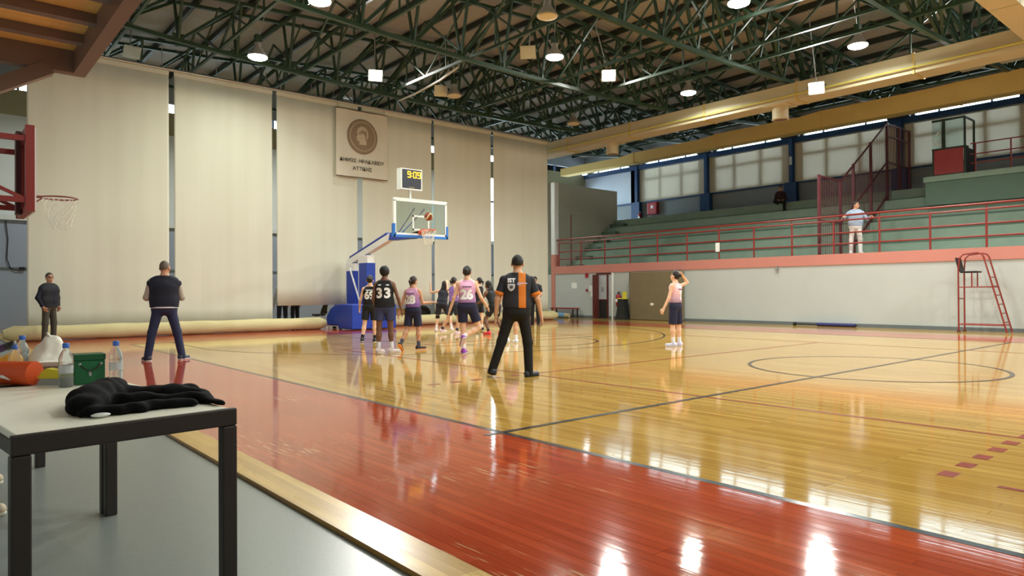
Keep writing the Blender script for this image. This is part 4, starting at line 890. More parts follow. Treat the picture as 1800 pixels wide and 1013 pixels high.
def person(label, px_or_xyz, face, H=1.75, skin='a', fem=False, h=.011, pose=None, top=('tank', None), bot=('shorts', None), shoes=((230, 230, 230), None), socks=None, hair=('short', (40, 30, 26)), z0=0.0, anchor='feet', extra=None, build=1.0):
    """face: 0 = back to the camera, 90 = facing image right, 180 = facing the camera, -90 = left"""
    P = dict(spine=(0, 0, 1), hip=0, sh=0, thL=(-.04, .02, -1), shL=(-.02, -.04, -1), thR=(.04, .02, -1), shR=(.02, -.04, -1), uaL=(-.22, -.02, -1), faL=(-.1, .18, -1), uaR=(.22, -.02, -1), faR=(.1, .18, -1), hy=0, hp=0, fL=(12, 0), fR=(-12, 0), curl=.5, hdL=None, hdR=None)
    P.update(pose or {}); s = H/1.75
    up = unit(P['spine']); Rp = rotz(R_(P['hip'])); rt = unit(Rp@V(1, 0, 0)-up*((Rp@V(1, 0, 0))@up)*.4); Rs = rotz(R_(P['sh'])); rs = unit(Rs@V(1, 0, 0)-up*((Rs@V(1, 0, 0))@up)); fs = np.cross(up, rs)
    pel = V(0, 0, 0); hw = .088 if not fem else .09; sw = (.185 if not fem else .165)*build
    J = {'pel': pel, 'neck': pel+up*.50*s}
    for S_, sg in (('L', -1), ('R', 1)):
        hip_ = pel+rt*hw*sg*s-up*.03*s; kn = hip_+unit(P['th'+S_])*.43*s; an = kn+unit(P['sh'+S_])*.40*s
        sh = J['neck']-up*.078*s+rs*sw*sg*s; el = sh+unit(P['ua'+S_])*.285*s; wr = el+unit(P['fa'+S_])*.25*s
        J.update({'hip'+S_: hip_, 'kn'+S_: kn, 'an'+S_: an, 'sh'+S_: sh, 'el'+S_: el, 'wr'+S_: wr})
        yw, pt = P['f'+S_]; Rf = rotz(R_(yw+P['hip']))@rotx(R_(pt)); J['F'+S_] = Rf@V(0, 1, 0); J['U'+S_] = Rf@V(0, 0, 1)
    low = min(min((J['an'+q]-J['U'+q]*.085*s+J['F'+q]*t*s)[2] for t in (-.05, .17)) for q in 'LR')
    off = V(0, 0, -low)
    an_ = (J['anL']+J['anR'])/2 if anchor == 'feet' else (pel if anchor == 'pel' else J['an'+anchor]); off[:2] = -an_[:2]
    for k in list(J):
        if k[0] not in 'FU': J[k] = J[k]+off
    pel = J['pel']; nk = J['neck']
    loc = on(px_or_xyz, 2, z0) if len(px_or_xyz) == 2 else V(*px_or_xyz); loc[2] = z0
    sight = loc[:2]-CAM[:2]; hd = math.atan2(sight[1], sight[0])-math.pi/2-R_(face)
    root = thing('person', label, 'person', loc, hd)
    Rh = rotz(R_(P['hy']))@rotx(R_(P['hp'])); hc = nk+up*.052*s+Rh@V(0, .022, .105)*s; q = s*1.0
    def hp_(x, y, z): return hc+Rh@(V(x, y, z)*q)
    torso = Field(); wf = .70*(1.06 if fem else 1)/build; mid = pel+up*.20*s
    torso.cone(pel-up*.03*s, pel+up*.10*s, .115*s*(1.05 if fem else 1), (.098 if fem else .108)*s*build, .04, rt, wf*.97)
    torso.cone(pel+up*.10*s, nk-up*.17*s, (.092 if fem else .106)*s*build, (.108 if fem else .122)*s*build, .05, rs, wf)
    torso.cone(nk-up*.10*s-rs*.10*s, nk-up*.10*s+rs*.10*s, .070*s, .070*s, .05)
    for sg in (-1, 1): torso.cone(nk+up*.015*s, nk-up*.078*s+rs*sg*.145*build*s, .045*s, .050*s, .05)
    body = Field(); body.pr += torso.pr
    for S_ in 'LR':
        body.cone(J['sh'+S_], J['el'+S_], (.043 if fem else .05)*s, (.034 if fem else .039)*s, .03); body.cone(J['el'+S_], J['wr'+S_], (.036 if fem else .041)*s, .025*s, .015)
        body.cone(J['hip'+S_], J['kn'+S_], .082*s, .053*s, .04); kd = unit(J['an'+S_]-J['kn'+S_]); m_ = J['kn'+S_]+kd*.13*s
        body.cone(J['kn'+S_], m_, .052*s, .054*s, .02); body.cone(m_, J['an'+S_], .054*s, .034*s, .03)
        F_, U_ = J['F'+S_], J['U'+S_]; body.cone(J['an'+S_]-U_*.045*s, J['an'+S_]-U_*.05*s+F_*.13*s, .038*s, .028*s, .02)
        # hand
        d = unit(J['wr'+S_]-J['el'+S_]) if P['hd'+S_] is None else unit(P['hd'+S_]); sg = 1 if S_ == 'R' else -1
        nrm = unit(np.cross(d, V(0, 1, 0)*1.0+V(0, 0, .05))*-sg); thm = unit(np.cross(nrm, d)); thm = thm if thm[1] > 0 or abs(thm[1]) < .3 else -thm; cu = P['curl']; w0 = J['wr'+S_]
        for i, (ln, o_) in enumerate(((.066, .032), (.074, .011), (.070, -.011), (.056, -.031))):
            k0 = w0+d*.085*s+thm*o_*s; body.cone(w0+d*.01*s+thm*o_*.5*s, k0, .016*s, .0135*s, .012)
            d1 = unit(d+nrm*cu*.5+thm*o_*3); k1 = k0+d1*ln*.55*s; d2 = unit(d1+nrm*cu*1.2); body.cone(k0, k1, .0105*s, .0095*s, .006); body.cone(k1, k1+d2*ln*.5*s, .0095*s, .008*s, .005)
        t0 = w0+d*.03*s+thm*.025*s; t1 = t0+unit(d*.6+thm*.8+nrm*.2)*.045*s; body.cone(t0, t1, .014*s, .012*s, .01); body.cone(t1, t1+unit(d+thm*.35+nrm*.3)*.035*s, .0115*s, .009*s, .006)
    body.cone(nk-up*.06*s, hp_(0, -.015, -.06), .060*s*(.88 if fem else 1), .055*s*(.86 if fem else 1), .03)
    body.ell(hp_(0, -.008, .02), V(.075, .094, .102)*q, Rh, .02).ell(hp_(0, .03, -.05), V(.055, .062, .072)*q, Rh, .03)
    body.cone(hp_(0, .092, .005), hp_(0, .108, -.028), .009*q, .014*q, .012)
    for sg in (-1, 1): body.ell(hp_(sg*.082, -.005, -.012), V(.012, .022, .033)*q, Rh, .008)
    body.cone(hp_(-.02, .086, -.068), hp_(.02, .086, -.068), .009*q, .009*q, .008)
    sk = mat('skin_'+skin, SKIN[skin], .55, .06, 20)
    bo = mesh_obj('body', body.mesh(h*s), sk, root)
    for sg in (-1, 1):
        MB().sphere(hp_(sg*.031, .083, .008), .0105*q, 8, 6).build('eye', mat('eye_dark', (38, 28, 24), .3), bo, True)
        MB().tube([hp_(sg*.015, .093, .030), hp_(sg*.033, .090, .036), hp_(sg*.05, .078, .030)], .005*q, 5).build('eyebrow', mat('hair_'+str(hair[1]), hair[1], .6, .2, 30, .2), bo, True)
    MB().tube([hp_(-.022, .087, -.066), hp_(0, .096, -.067), hp_(.022, .087, -.066)], .0045*q, 5).build('lips', mat('lips_'+skin, tuple(int(c*.78) for c in SKIN[skin][:1])+tuple(int(c*.6) for c in SKIN[skin][1:]), .5), bo, True)
    # hair
    hm = MATS['hair_'+str(hair[1])]; hf = Field(); inf = {'bald': .003, 'short': .009, 'afro': .014, 'bun': .010, 'pony': .010, 'braids': .014, 'cap': .014}[hair[0]]
    hf.ell(hp_(0, -.010, .022), V(.075+inf, .094+inf, .102+inf)*q, Rh, .02)
    hf.plane(hp_(0, .040 if hair[0] != 'bald' else .0, .045), Rh@V(0, .80, -.60)); hf.plane(hp_(0, -.02, -.018 if not fem else -.06), Rh@V(0, .25, -1))
    if hair[0] == 'afro': hf.ell(hp_(0, -.03, .03), V(.092, .088, .098)*q, Rh, .03)
    if hair[0] == 'bun': hf.ell(hp_(0, -.125, .03), V(.042, .036, .042)*q, Rh, .015)
    mesh_obj('hair', hf.mesh(.009), hm, root)
    if hair[0] in ('pony', 'braids'):
        t = Field(); a = hp_(0, -.10, .03 if hair[0] == 'pony' else .0)
        if hair[0] == 'pony': t.cone(a, a+V(0, -.045, -.03)*s, .022, .026, .01).cone(a+V(0, -.045, -.03)*s, a+V(.01, -.035, -.14)*s, .026, .012, .02)
        else:
            for i in range(7): t.cone(a+rs*(.02*(i-3)), a+rs*(.035*(i-3))+V(0, -.05+.03*(i % 2), -.26)*s, .015, .010, .004)
        mesh_obj('ponytail' if hair[0] == 'pony' else 'braids', t.mesh(.009), hm, root)
    # shoes and socks
    for S_ in 'LR':
        F_, U_, a = J['F'+S_], J['U'+S_], J['an'+S_]; hl = a-U_*.05*s-F_*.03*s; to = a-U_*.052*s+F_*.155*s; R3 = np.cross(F_, U_)
        f = Field().cone(hl, to, .044*s, .036*s, .02).cone(hl+U_*.02*s, a+U_*.012*s, .044*s, .042*s, .03).plane(a-U_*.068*s, -U_).plane(a+U_*.028*s, U_)
        so = mesh_obj('shoe', f.mesh(.009), cmat('shoe'+str(shoes[0]), shoes[0], .5, .1, 20, 0), root)
        f = Field().cone(hl-U_*.01*s, to-U_*.01*s, .047*s, .039*s, .02).plane(a-U_*.087*s, -U_).plane(a-U_*.064*s, U_)
        mesh_obj('sole', f.mesh(.009), cmat('sole'+str(shoes[1]), shoes[1] or (226, 224, 220), .6, .05, 20, 0), so)
        if socks: 
            kd = unit(J['kn'+S_]-a); f = Field().cone(a-kd*.01, a+kd*socks[1]*s, .041*s, .045*s, .01).plane(a+kd*socks[1]*s, kd); mesh_obj('sock', f.mesh(.009), cmat('sock'+str(socks[0]), socks[0], .9), root)
    # lower garment
    kind, col = bot[0], bot[1]; bm = cmat('bot'+str(col), col); g = Field(); infl = .015 if kind == 'shorts' else .014
    g.pr += torso.grow(infl).pr[:1]
    for S_ in 'LR':
        hpj, kn, an = J['hip'+S_], J['kn'+S_], J['an'+S_]; td = unit(kn-hpj)
        if kind == 'shorts':
            tl = bot[2] if len(bot) > 2 else .72; e = hpj+td*.43*s*tl; g.cone(hpj, e+td*.03, .100*s, .092*s, .035); g.plane(e, td) if False else None
        else:
            g.cone(hpj, kn, .092*s, .069*s, .04); sd = unit(an-kn); g.cone(kn, an+sd*.03*s, .069*s, .060*s, .03)
    if kind == 'shorts':
        # one leg at a time so that each hem is cut square to its own thigh
        parts = []
        for S_, sg in (('L', -1), ('R', 1)):
            hpj, kn = J['hip'+S_], J['kn'+S_]; td = unit(kn-hpj); tl = bot[2] if len(bot) > 2 else .72; e = hpj+td*.43*s*tl
            f = Field(); f.pr += torso.grow(infl).pr[:1]; f.cone(hpj, e+td*.05, .100*s, .096*s, .035); f.plane(e, td); f.plane(pel+up*.115*s, up)
            f.plane(pel+rt*(.008 if sg < 0 else -.008)*0-rt*sg*.012, -rt*sg); sv = f.mesh(.010); parts.append((mesh_obj('shorts', sv, bm, root), BVHTree.FromPolygons([tuple(p) for p in sv[0]], [tuple(x) for x in sv[1].tolist()]), e))
    else:
        g.plane(pel+up*.115*s, up); mesh_obj('trousers', g.mesh(h*s), bm, root)
    # upper garment
    kind, col = top[0], top[1]; tm = col if not isinstance(col, tuple) else cmat('top'+str(col), col); hem = top[2] if len(top) > 2 else .06
    g = Field(); infl = {'tank': .019, 'tee': .018, 'long': .022, 'vest': .024}[kind]; g.pr += torso.grow(infl).pr; g.plane(pel+up*hem*s, -up)
    if hem < .02: g.cone(pel-up*.10*s, pel+up*.05*s, .135*s, .13*s, .03, rt, wf)
    for S_, sg in (('L', -1), ('R', 1)):
        sh, el, wr = J['sh'+S_], J['el'+S_], J['wr'+S_]; ud = unit(el-sh)
        if kind == 'tank': g.plane(sh-rs*sg*.045*s+up*.05*s, rs*sg+up*.42)
        elif kind == 'vest': g.cone(sh-rs*sg*.06*s, sh+ud*.03*s, .070*s, .062*s, .04)
    vf = None
    if kind == 'tank': g.plane(nk-up*.005*s, up)
    else: g.cone(nk-up*.05*s, nk+up*.02*s, .080*s, .066*s, .03); g.plane(nk+up*.026*s, up)
    vf = g.mesh(.0105); shirt = mesh_obj({'tank': 'jersey', 'tee': 'shirt', 'long': 'sweater', 'vest': 'vest'}[kind], vf, tm, root)
    if kind in ('tee', 'long', 'vest'):
        slv = top[3] if len(top) > 3 and top[3] is not None else tm
        for S_ in 'LR':
            sh, el, wr = J['sh'+S_], J['el'+S_], J['wr'+S_]; f = Field(); ud = unit(el-sh)
            if kind == 'tee': f.cone(sh, sh+ud*.22*s, .057*s, .064*s, .03).cone(sh-rs*(1 if S_ == 'R' else -1)*.07*s-up*.01*s, sh, .062*s, .057*s, .03).plane(sh+ud*.20*s, ud)
            else: f.cone(sh, el, .056*s, .052*s, .03).cone(el, wr, .052*s, .038*s, .03).plane(wr-unit(wr-el)*.012, unit(wr-el))
            mesh_obj('sleeve', f.mesh(.0105), slv, root)
            if len(top) > 4:
                f = Field().cone(sh+ud*.175*s, sh+ud*.24*s, .068*s, .068*s, .01).plane(sh+ud*.175*s, -ud).plane(sh+ud*.225*s, ud); mesh_obj('sleeve_cuff', f.mesh(.0105), top[4], root)
    bvh = BVHTree.FromPolygons([tuple(p) for p in vf[0]], [tuple(x) for x in vf[1].tolist()])
    def decal(name, v, f, u0, v0, m, back=True, dist=.6, sc=.02, par=shirt):
        sgn = 1 if back else -1; bm_ = bmesh.new(); vs2 = [bm_.verts.new(p) for p in v]
        for x in f:
            try: bm_.faces.new([vs2[i] for i in x])
            except ValueError: pass
        for _ in range(3):
            le = [e for e in bm_.edges if e.calc_length() > sc]
            if not le: break
            bmesh.ops.subdivide_edges(bm_, edges=le, cuts=1); bmesh.ops.triangulate(bm_, faces=bm_.faces[:])
        out = []
        for x in bm_.verts:
            o_ = pel+rs*(u0+x.co.x)*sgn+up*(v0+x.co.y)-fs*sgn*dist; hit = bvh.ray_cast(Vector(o_), Vector(fs*sgn)); p_ = np.array(hit[0]) if hit[0] is not None else o_+fs*sgn*(dist-.12); out.append(tuple(p_-fs*sgn*.004))
        bm_.verts.index_update(); fs_ = [tuple(q.index for q in x.verts) for x in bm_.faces]; bm_.free(); MB().add(out, fs_).build(name, m, par)
    if extra: extra(dict(J=J, root=root, decal=decal, s=s, up=up, rs=rs, fs=fs, pel=pel, nk=nk, hp=hp_, Rh=Rh, rt=rt, shirt=shirt, parts=parts if bot[0] == 'shorts' else None, hd=hd, loc=loc))
    return root
def number(txt, size, u, v, m, name_marks=None, v2=None, bold=.012):
    def fn(c):
        vv, ff = text_geo(txt, size, .95, bold); c['decal']('jersey_number', vv, ff, u, v*c['s'], m)
        if name_marks:
            b = MB(); x = -.085      # the name above is too blurred to read: short irregular strokes
            while x < .085: w = random.uniform(.012, .022); b.quad((x, -.012, 0), (x+w, -.012, 0), (x+w, .013, 0), (x, .013, 0)); x += w+.006
            c['decal']('jersey_name_strokes', b.v, b.f, u, v2*c['s'], name_marks)
    return fn
M_num = mat('number_white', (232, 232, 236), .7, .04, 9); M_nump = mat('number_purple', (88, 52, 140), .7); M_numd = mat('number_violet_dark', (60, 40, 84), .7)
NAVY, BLK, PURP = (26, 28, 58), (20, 20, 24), (118, 84, 150)
def shorts_no(txt, side):
    def fn(c):      # number printed on the outer face of one leg of the shorts
        o, bvh, e = c['parts'][0 if side == 'L' else 1]; out = rotz(-c['hd'])@unit(V(CAM[0], CAM[1], 0)-V(c['loc'][0], c['loc'][1], 0)); sx_ = unit(np.cross(V(0, 0, 1), out)); v, f = text_geo(txt, .12, .95, .006); P_ = []
        for x, y, _ in v:
            o_ = e+V(0, 0, .09)+sx_*x+V(0, 0, y)+out*.5; h_ = bvh.ray_cast(Vector(o_), Vector(-out)); P_.append(tuple((np.array(h_[0]) if h_[0] is not None else o_-out*.4)+out*.004))
        MB().add(P_, f).build('shorts_number', M_num, o)
    return fn
# man in padded vest
def quilt(c):
    for k in range(7):
        pts = []
        for t in np.linspace(-.16, .16, 9): pts.append((t, (.42-.05*k)))
    g = MB()
    MB().tube([c['hp'](-.06, .085, .012), c['hp'](-.03, .098, .012), c['hp'](.03, .098, .012), c['hp'](.06, .085, .012), c['hp'](.075, .02, .015)], .004, 5).build('glasses', M_black, c['root'])
    b = MB()
    for k in range(8):
        z = .02+.052*k
        for sg in (-1, 1): b.quad((sg*.06, z, 0), (sg*.17, z, 0), (sg*.17, z+.006, 0), (sg*.06, z+.006, 0))
    c['decal']('quilt_seams', b.v, b.f, 0, .04, cmat('seam', (10, 11, 14)), back=False)
    b = MB().quad((-.055, 0, 0), (.055, 0, 0), (.055, .42, 0), (-.055, .42, 0)); c['decal']('sweater_front', b.v, b.f, 0, .0, cmat('navy_sweater', (18, 22, 40)), back=False, sc=.04)
person('man in a padded dark vest standing before the first curtain strip', (86, 602), 128, 1.79, 'd', hair=('short', (70, 66, 64)), top=('vest', (30, 34, 40), -.06, cmat('sleeve_navy', (16, 20, 40))), bot=('trousers', (66, 62, 52)), shoes=((70, 44, 36), (50, 34, 30)), build=1.22, extra=quilt,
       pose=dict(hy=-28, uaL=(-.42, -.12, -1), faL=(.35, .35, -1), uaR=(.42, -.12, -1), faR=(-.35, .35, -1), thL=(-.12, .03, -1), thR=(.10, 0, -1)))
# man in jeans with folded arms
def hem(c):
    f = Field(); f.cone(c['pel']-c['up']*.04, c['pel']+c['up']*.0, .150*c['s'], .150*c['s'], .02, c['rt'], .72).plane(c['pel']-c['up']*.035, -c['up']).plane(c['pel']-c['up']*.008, c['up']); mesh_obj('hem_band', f.mesh(.0105), cmat('hem_white', (206, 206, 214)), c['root'])
    f = Field().cone(c['nk']+c['up']*.0, c['nk']+c['up']*.028, .070, .068, .01).plane(c['nk']+c['up']*.030, c['up']).plane(c['nk']+c['up']*.012, -c['up']); mesh_obj('collar_band', f.mesh(.0105), cmat('hem_white', (206, 206, 214)), c['root'])
person('man in a navy vest and jeans standing with folded arms seen from behind', (290, 634), 0, 1.86, 'd', h=.010, hair=('bald', (92, 78, 68)), top=('vest', (24, 26, 44), -.02, cmat('sleeve_grey', (170, 160, 150))), bot=('trousers', (34, 40, 72)), shoes=((44, 48, 66), (214, 206, 206)), build=1.08, extra=hem,
       pose=dict(hy=-25, uaL=(-.26, .18, -1), faL=(.7, .75, .12), uaR=(.26, .18, -1), faR=(-.7, .75, .12), thL=(-.24, .02, -1), shL=(-.16, -.03, -1), thR=(.26, .02, -1), shR=(.18, -.03, -1), fL=(25, 0), fR=(-40, 0)))
# players
person('player in black jersey number 69 by the hoop base', (648, 602), 8, 1.66, 'c', True, .012, hair=('bun', (28, 22, 22)), top=('tank', BLK, .06), bot=('shorts', BLK, .80), socks=((30, 30, 36), .10), shoes=((34, 34, 40), (220, 220, 220)), extra=number('69', .26, 0, .26, M_num, M_num, .40),
       pose=dict(thL=(-.10, -.08, -1), shL=(-.12, -.30, -1), thR=(.06, .02, -1), uaL=(-.3, .1, -1), faL=(-.2, .6, -1), uaR=(.3, .1, -1), faR=(-.1, .8, -.6)))
def n33(c):
    vv, ff = text_geo('3', .27, 1, .012); c['decal']('jersey_number', vv, ff, -.085, .24, M_num); c['decal']('jersey_number', vv, ff, .075, .24, M_num)
    for u in (-.08, .08):
        b = MB().quad((-.03, 0, 0), (.03, 0, 0), (.03, .022, 0), (-.03, .022, 0)); c['decal']('jersey_name_strokes', b.v, b.f, u, .40, M_num)
person('tall player in black jersey number 33 with navy shorts', (677, 621), 4, 1.77, 'b', True, .011, hair=('afro', (20, 17, 18)), top=('tank', BLK, -.04), bot=('shorts', (52, 58, 96), .62), socks=((214, 216, 228), .17), shoes=((206, 192, 190), (226, 220, 214)), extra=n33, build=1.05,
       pose=dict(sh=-6, uaL=(-.18, -.02, -1), faL=(.22, .15, -1), uaR=(.34, -.03, -1), faR=(.26, .22, -1), thL=(-.05, -.02, -1), thR=(.06, .05, -1), shR=(.04, 0, -1), fR=(-70, 0), fL=(-30, 0), hy=-12))
person('player in pink jersey number 28 with a ponytail walking away', (736, 616), 22, 1.56, 'd', True, .011, hair=('pony', (44, 28, 26)), top=('tank', PINKJ, .05), bot=('shorts', NAVY, .85), socks=((70, 70, 88), .12), shoes=((40, 34, 40), (240, 150, 80)), extra=number('28', .24, -.03, .22, M_num, M_nump, .37), anchor='R',
       pose=dict(uaL=(-.35, -.12, -1), faL=(-.35, .05, -1), uaR=(.22, .15, -1), faR=(.62, .85, .06), thL=(-.08, -.10, -1), shL=(-.25, -.62, -1), fL=(0, -40), thR=(.06, .10, -1), shR=(.02, -.02, -1), fR=(-50, 0), hy=-20))
person('player in pink jersey with purple shoes running before the referee', (815, 622), 0, 1.76, 'c', True, .010, hair=('bun', (34, 28, 30)), top=('tank', PINKJ, .05), bot=('shorts', NAVY, .70), socks=((228, 226, 234), .11), shoes=((140, 60, 160), (206, 190, 216)), extra=number('26', .26, -.01, .20, M_num, M_numd, .36), anchor='L',
       pose=dict(spine=(.0, .06, 1), uaL=(-.34, .02, -1), faL=(-.34, .16, -1), uaR=(.40, -.14, -1), faR=(.42, .55, -.62), thL=(.02, .02, -1), shL=(.02, -.06, -1), fL=(-15, 0), thR=(.34, .10, -1), shR=(-.98, -.45, -.55), fR=(25, -50), hy=-12))
def kneepad(side, col):
    def fn(c):
        k = c['J']['kn'+side]; d = unit(c['J']['an'+side]-k); f = Field().cone(k-d*.06, k+d*.05, .066, .062, .01).plane(k-d*.055, -d).plane(k+d*.045, d); mesh_obj('knee_pad', f.mesh(.010), cmat('knee'+str(col), col), c['root'])
    return fn
person('player in dark jersey with raised arms and a black knee pad', (767, 583), 8, 1.62, 'c', True, .012, hair=('braids', (34, 28, 28)), top=('tank', (34, 34, 48), .05), bot=('shorts', (30, 30, 44), .80), socks=((226, 220, 222), .14), shoes=((226, 214, 214), (236, 232, 230)), anchor='L', extra=kneepad('L', (24, 24, 28)),
       pose=dict(spine=(.14, .28, 1), uaL=(-1, .2, -.22), faL=(-.12, .2, 1), uaR=(.45, .7, .35), faR=(.1, .5, .8), thL=(-.12, .08, -1), shL=(-.10, -.1, -1), thR=(.42, .2, -1), shR=(.2, -.2, -1), fL=(20, 0)))
person('player in purple jersey reaching up beside the raised arms player', (803, 588), 62, 1.70, 'a', True, .012, hair=('pony', (36, 24, 22)), top=('tank', cmat('purplej', (140, 104, 180)), .05), bot=('shorts', (38, 42, 60), .75), socks=((60, 60, 70), .10), shoes=((226, 190, 200), (236, 230, 232)), anchor='R',
       pose=dict(spine=(-.08, .05, 1), uaL=(-.9, .1, .0), faL=(-.5, .2, .7), uaR=(.3, .3, -.8), faR=(.2, .9, -.2), thL=(-.3, -.2, -1), shL=(-.2, -.5, -1), thR=(.1, .25, -1), shR=(.05, -.2, -1), hy=25))
person('player in black kit with dark ponytail facing the hoop', (847, 581), -62, 1.70, 'c', True, .012, hair=('pony', (24, 18, 18)), top=('tank', BLK, .05), bot=('shorts', BLK, .75), socks=((226, 226, 226), .12), shoes=((28, 28, 32), (200, 200, 200)), anchor='R', extra=shorts_no('8', 'L'),
       pose=dict(uaL=(-.2, .5, -.8), faL=(.1, .9, .1), uaR=(.25, .5, -.8), faR=(-.1, .9, .25), thL=(-.12, .2, -1), shL=(-.05, -.25, -1), thR=(.14, .0, -1), hp=12))
person('dark skinned player in black crouching in bright red shoes', (871, 588), -48, 1.72, 'b', True, .012, hair=('braids', (28, 18, 18)), top=('tank', BLK, .05), bot=('shorts', BLK, .72), socks=((36, 30, 32), .08), shoes=((226, 50, 66), (236, 90, 96)), build=1.03, extra=shorts_no('14', 'R'),
       pose=dict(spine=(-.05, .50, 1), uaL=(-.35, .5, -1), faL=(-.1, .9, -.5), uaR=(.35, .3, -1), faR=(.1, .8, -.6), thL=(-.35, .55, -1), shL=(-.12, -.45, -1), thR=(.40, .45, -1), shR=(.16, -.45, -1), hp=10))
# the referee
def refx(c):
    vv, ff = text_geo('IST', .082, 1.0, .004); c['decal']('crest_letters', vv, ff, -.09, .415, M_num)
    sh = [(-.052, .035), (.052, .035), (.052, -.02), (.03, -.055), (0, -.072), (-.03, -.055), (-.052, -.02)]; c['decal']('crest_shield', [(x, y, 0) for x, y in sh], [tuple(range(7))[::-1]], -.09, .335, mat('crest_grey', (206, 210, 218), .7))
    s2 = [(x*.5, y*.5-.004) for x, y in sh]; c['decal']('crest_emblem', [(x, y, .001) for x, y in s2], [tuple(range(7))[::-1]], -.09, .332, mat('crest_dark', (70, 72, 84), .7), dist=.602)
    b = MB()
    for k, w in enumerate((.14, .05)): b.quad((0, -.022*k, 0), (w, -.022*k, 0), (w, .013-.022*k, 0), (0, .013-.022*k, 0))
    c['decal']('small_print', b.v, b.f, -.005, .375, mat('print_lilac', (196, 180, 206), .7))
M_oran = cmat('ref_orange', (214, 120, 36)); M_refs = panel_mat('ref_shirt', (34, 35, 44), (206, 116, 34), .112, .215)
person('referee in black and orange shirt standing with legs apart', (898, 663), -2, 1.775, 'a', h=.0095, hair=('short', (30, 26, 26)), top=('tee', M_refs, .03, cmat('ref_black', (34, 35, 44)), M_oran), bot=('trousers', (14, 14, 16)), shoes=((44, 50, 60), (20, 20, 24)), extra=refx, build=1.02,
       pose=dict(spine=(.03, .02, 1), uaL=(-.34, -.02, -1), faL=(-.10, .14, -1), uaR=(.36, -.02, -1), faR=(.22, .20, -1), thL=(-.30, .02, -1), shL=(-.34, -.05, -1), thR=(.16, .04, -1), shR=(.03, -.04, -1), fL=(15, 0), fR=(-50, 0), curl=.8))
person('second referee in dark clothes near the far baseline', (941, 571), 200, 1.80, 'd', h=.013, hair=('short', (30, 26, 26)), top=('tee', (26, 26, 34), .0), bot=('trousers', (18, 18, 22)), shoes=((24, 24, 28), (24, 24, 28)), pose=dict(uaL=(-.25, .1, -1), faL=(.2, .8, -.3), uaR=(.3, .1, -1), faR=(.1, .8, -.35), hy=-20))
person('player in white shoes hidden behind the standing referee', (907, 603), -30, 1.66, 'a', True, .013, hair=('bun', (40, 28, 26)), top=('tank', PINKJ, .05), bot=('shorts', NAVY, .75), socks=((228, 228, 232), .12), shoes=((220, 222, 232), (236, 236, 240)), anchor='R', pose=dict(spine=(0, .2, 1), thL=(-.1, .2, -1), shL=(-.05, -.3, -1), uaL=(-.2, .3, -1), faL=(0, .7, -.8)))
person('player in pink jersey with hand behind her head on the open court', (1189, 609), -62, 1.68, 'c', True, .010, hair=('bun', (36, 26, 24)), top=('tank', gradient_mat('jersey_pink2', (118, 92, 120), (244, 196, 206), .90, 1.24), .05), bot=('shorts', NAVY, .95), socks=((222, 220, 230), .13), shoes=((206, 206, 236), (226, 226, 240)), extra=number('7', .24, .02, .20, M_num, M_numd, .36),
       pose=dict(uaL=(-.35, .12, -1), faL=(-.28, .40, -1), uaR=(.80, -.25, .30), faR=(-.75, .05, .62), hp=8, thL=(-.06, .03, -1), thR=(.07, -.02, -1), fL=(10, 0), fR=(-10, 0), curl=.9, hdR=(-.9, .0, .3)))
# in the stand
person('man in a light blue sweater leaning on the gallery railing', (*on((1504, 440), 1, 12.48)[:2], 2.4), 168, 1.80, 'd', h=.012, z0=2.402, hair=('short', (40, 34, 32)), top=('long', (146, 160, 184), -.02), bot=('trousers', (216, 212, 214)), shoes=((214, 212, 206), (226, 226, 220)), build=1.08,
       pose=dict(hy=48, uaL=(-.5, .05, -.8), faL=(-.25, .85, .30), uaR=(.62, -.05, -.75), faR=(.05, .9, .3), thL=(-.10, 0, -1), thR=(.10, 0, -1), hdL=(-.2, .9, -.1), hdR=(.3, .9, -.1)))
def capx(c): pass
person('person in a dark maroon jacket sitting with crossed leg on the top tier', (*on((1372, 357), 1, 18.95)[:2], 4.775), 178, 1.72, 'd', h=.013, z0=4.777, hair=('cap', (20, 20, 24)), top=('long', (52, 26, 34), -.04), bot=('trousers', (20, 20, 26)), shoes=((24, 24, 28), (40, 40, 44)), anchor='pel',
       pose=dict(spine=(0, .05, 1), thL=(-.12, 1, -.02), shL=(-.02, -.05, -1), thR=(.40, .85, .06), shR=(-1, -.05, -.12), fR=(30, 10), uaL=(-.2, .2, -1), faL=(.45, .8, -.25), uaR=(.2, .2, -1), faR=(-.45, .8, -.25), hp=-12))
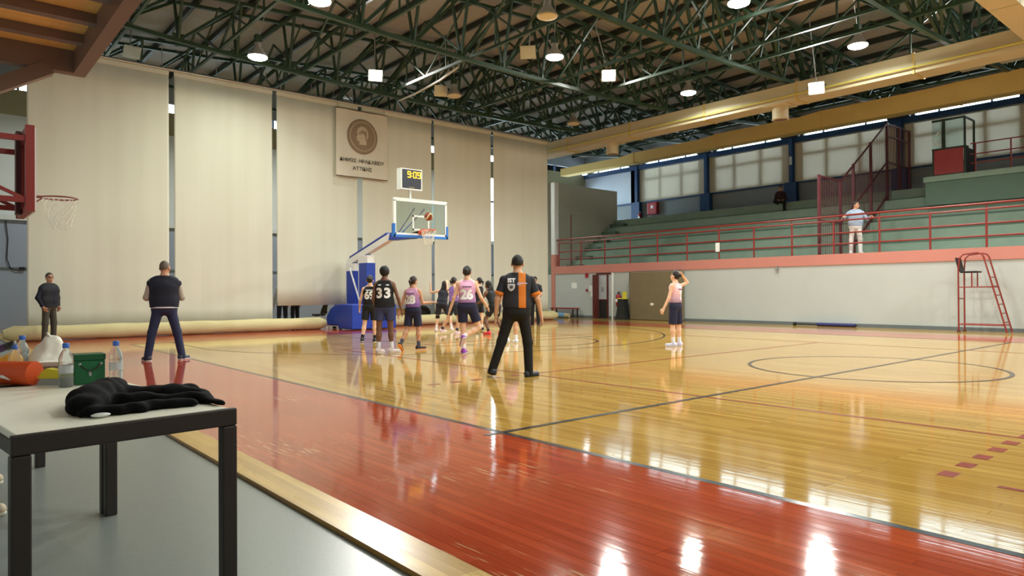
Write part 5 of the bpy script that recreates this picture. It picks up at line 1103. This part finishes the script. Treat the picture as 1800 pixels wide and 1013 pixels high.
# half-hidden people
person('person in dark trousers standing behind the raised curtain hem', (-18.7, -1.86, 0), 5, 1.76, 'd', h=.014, hair=('short', (40, 30, 28)), top=('long', (176, 184, 206), -.08), bot=('trousers', (22, 24, 44)), shoes=((24, 24, 28), (40, 40, 40)))
person('second person in dark trousers standing next to the black chairs', (-19.35, -1.12, 0), -40, 1.74, 'd', h=.014, hair=('short', (30, 26, 26)), top=('long', (210, 206, 200), -.02), bot=('trousers', (22, 24, 40)), shoes=((24, 24, 28), (40, 40, 40)))
person('person seated at the table end in beige sneakers', (-.62, -11.62, -.025), 95, 1.76, 'd', h=.014, z0=-.025, hair=('short', (40, 30, 28)), top=('long', (30, 34, 60), -.04), bot=('trousers', (26, 28, 48)), shoes=((190, 172, 150), (206, 200, 184)), anchor='pel',
       pose=dict(thL=(-.28, 1, .06), shL=(-.35, .28, -1), thR=(.45, 1, .06), shR=(.22, .28, -1), uaL=(-.2, .3, -1), faL=(.2, .9, .05), uaR=(.2, .3, -1), faR=(-.2, .9, .05)))
chair('black plastic chair under the person seated at the table', (-.62, -11.62, -.025), 0)
chair('black plastic chair on chrome legs behind the raised curtain hem', (-18.6, -.55, 0), R_(120), 'black chairs behind the curtain'); chair('black plastic chair on chrome legs behind the hoop base', (-18.7, .15, 0), R_(80), 'black chairs behind the curtain')
# things behind the curtain right of the hoop
wc = thing('wooden_crate', 'pale wooden crate behind the curtain hem right of the hoop base', 'crate', (-18.4, 2.3, 0)); 
for z in (0.02, .22, .42): box('slat', (0, .03, 0, .7, z, z+.17), mat('crate_wood', (190, 150, 86), .6, .15, 5), wc); box('slat', (-.5, -.47, 0, .7, z, z+.17), MATS['crate_wood'], wc)
for y in (0.0, .67): box('end_board', (-.47, 0, y, y+.03, 0.02, .59), MATS['crate_wood'], wc)
ty = thing('rubber_disc', 'large black rubber disc leaning behind the curtain roll', 'disc', (-18.2, 3.55, .36)); MB().tube([(0, .26*math.cos(t), .26*math.sin(t)) for t in np.linspace(0, 2*math.pi, 24, endpoint=False)], .1, 10, True).build('tyre', M_black, ty, True); MB().cyl((-.04, 0, 0), (.04, 0, 0), .17, n=20).build('hub', M_tframe, ty, 'auto')
gl = thing('equipment_trolley', 'grey equipment trolley with a bent handle behind the curtain hem', 'trolley', (-18.3, 4.1, .0)); box('bin', (-.3, .1, 0, .9, .12, .8), M_sill, gl, .02); MB().tube([(.12, .55, .45), (.17, .55, .72), (.17, .7, .75), (.12, .72, .45)], .014, 6).build('handle', M_black, gl)
for y in (.1, .8): MB().cyl((.02, y-.03, .06), (.02, y+.03, .06), .06, n=12).build('wheel', M_black, gl)
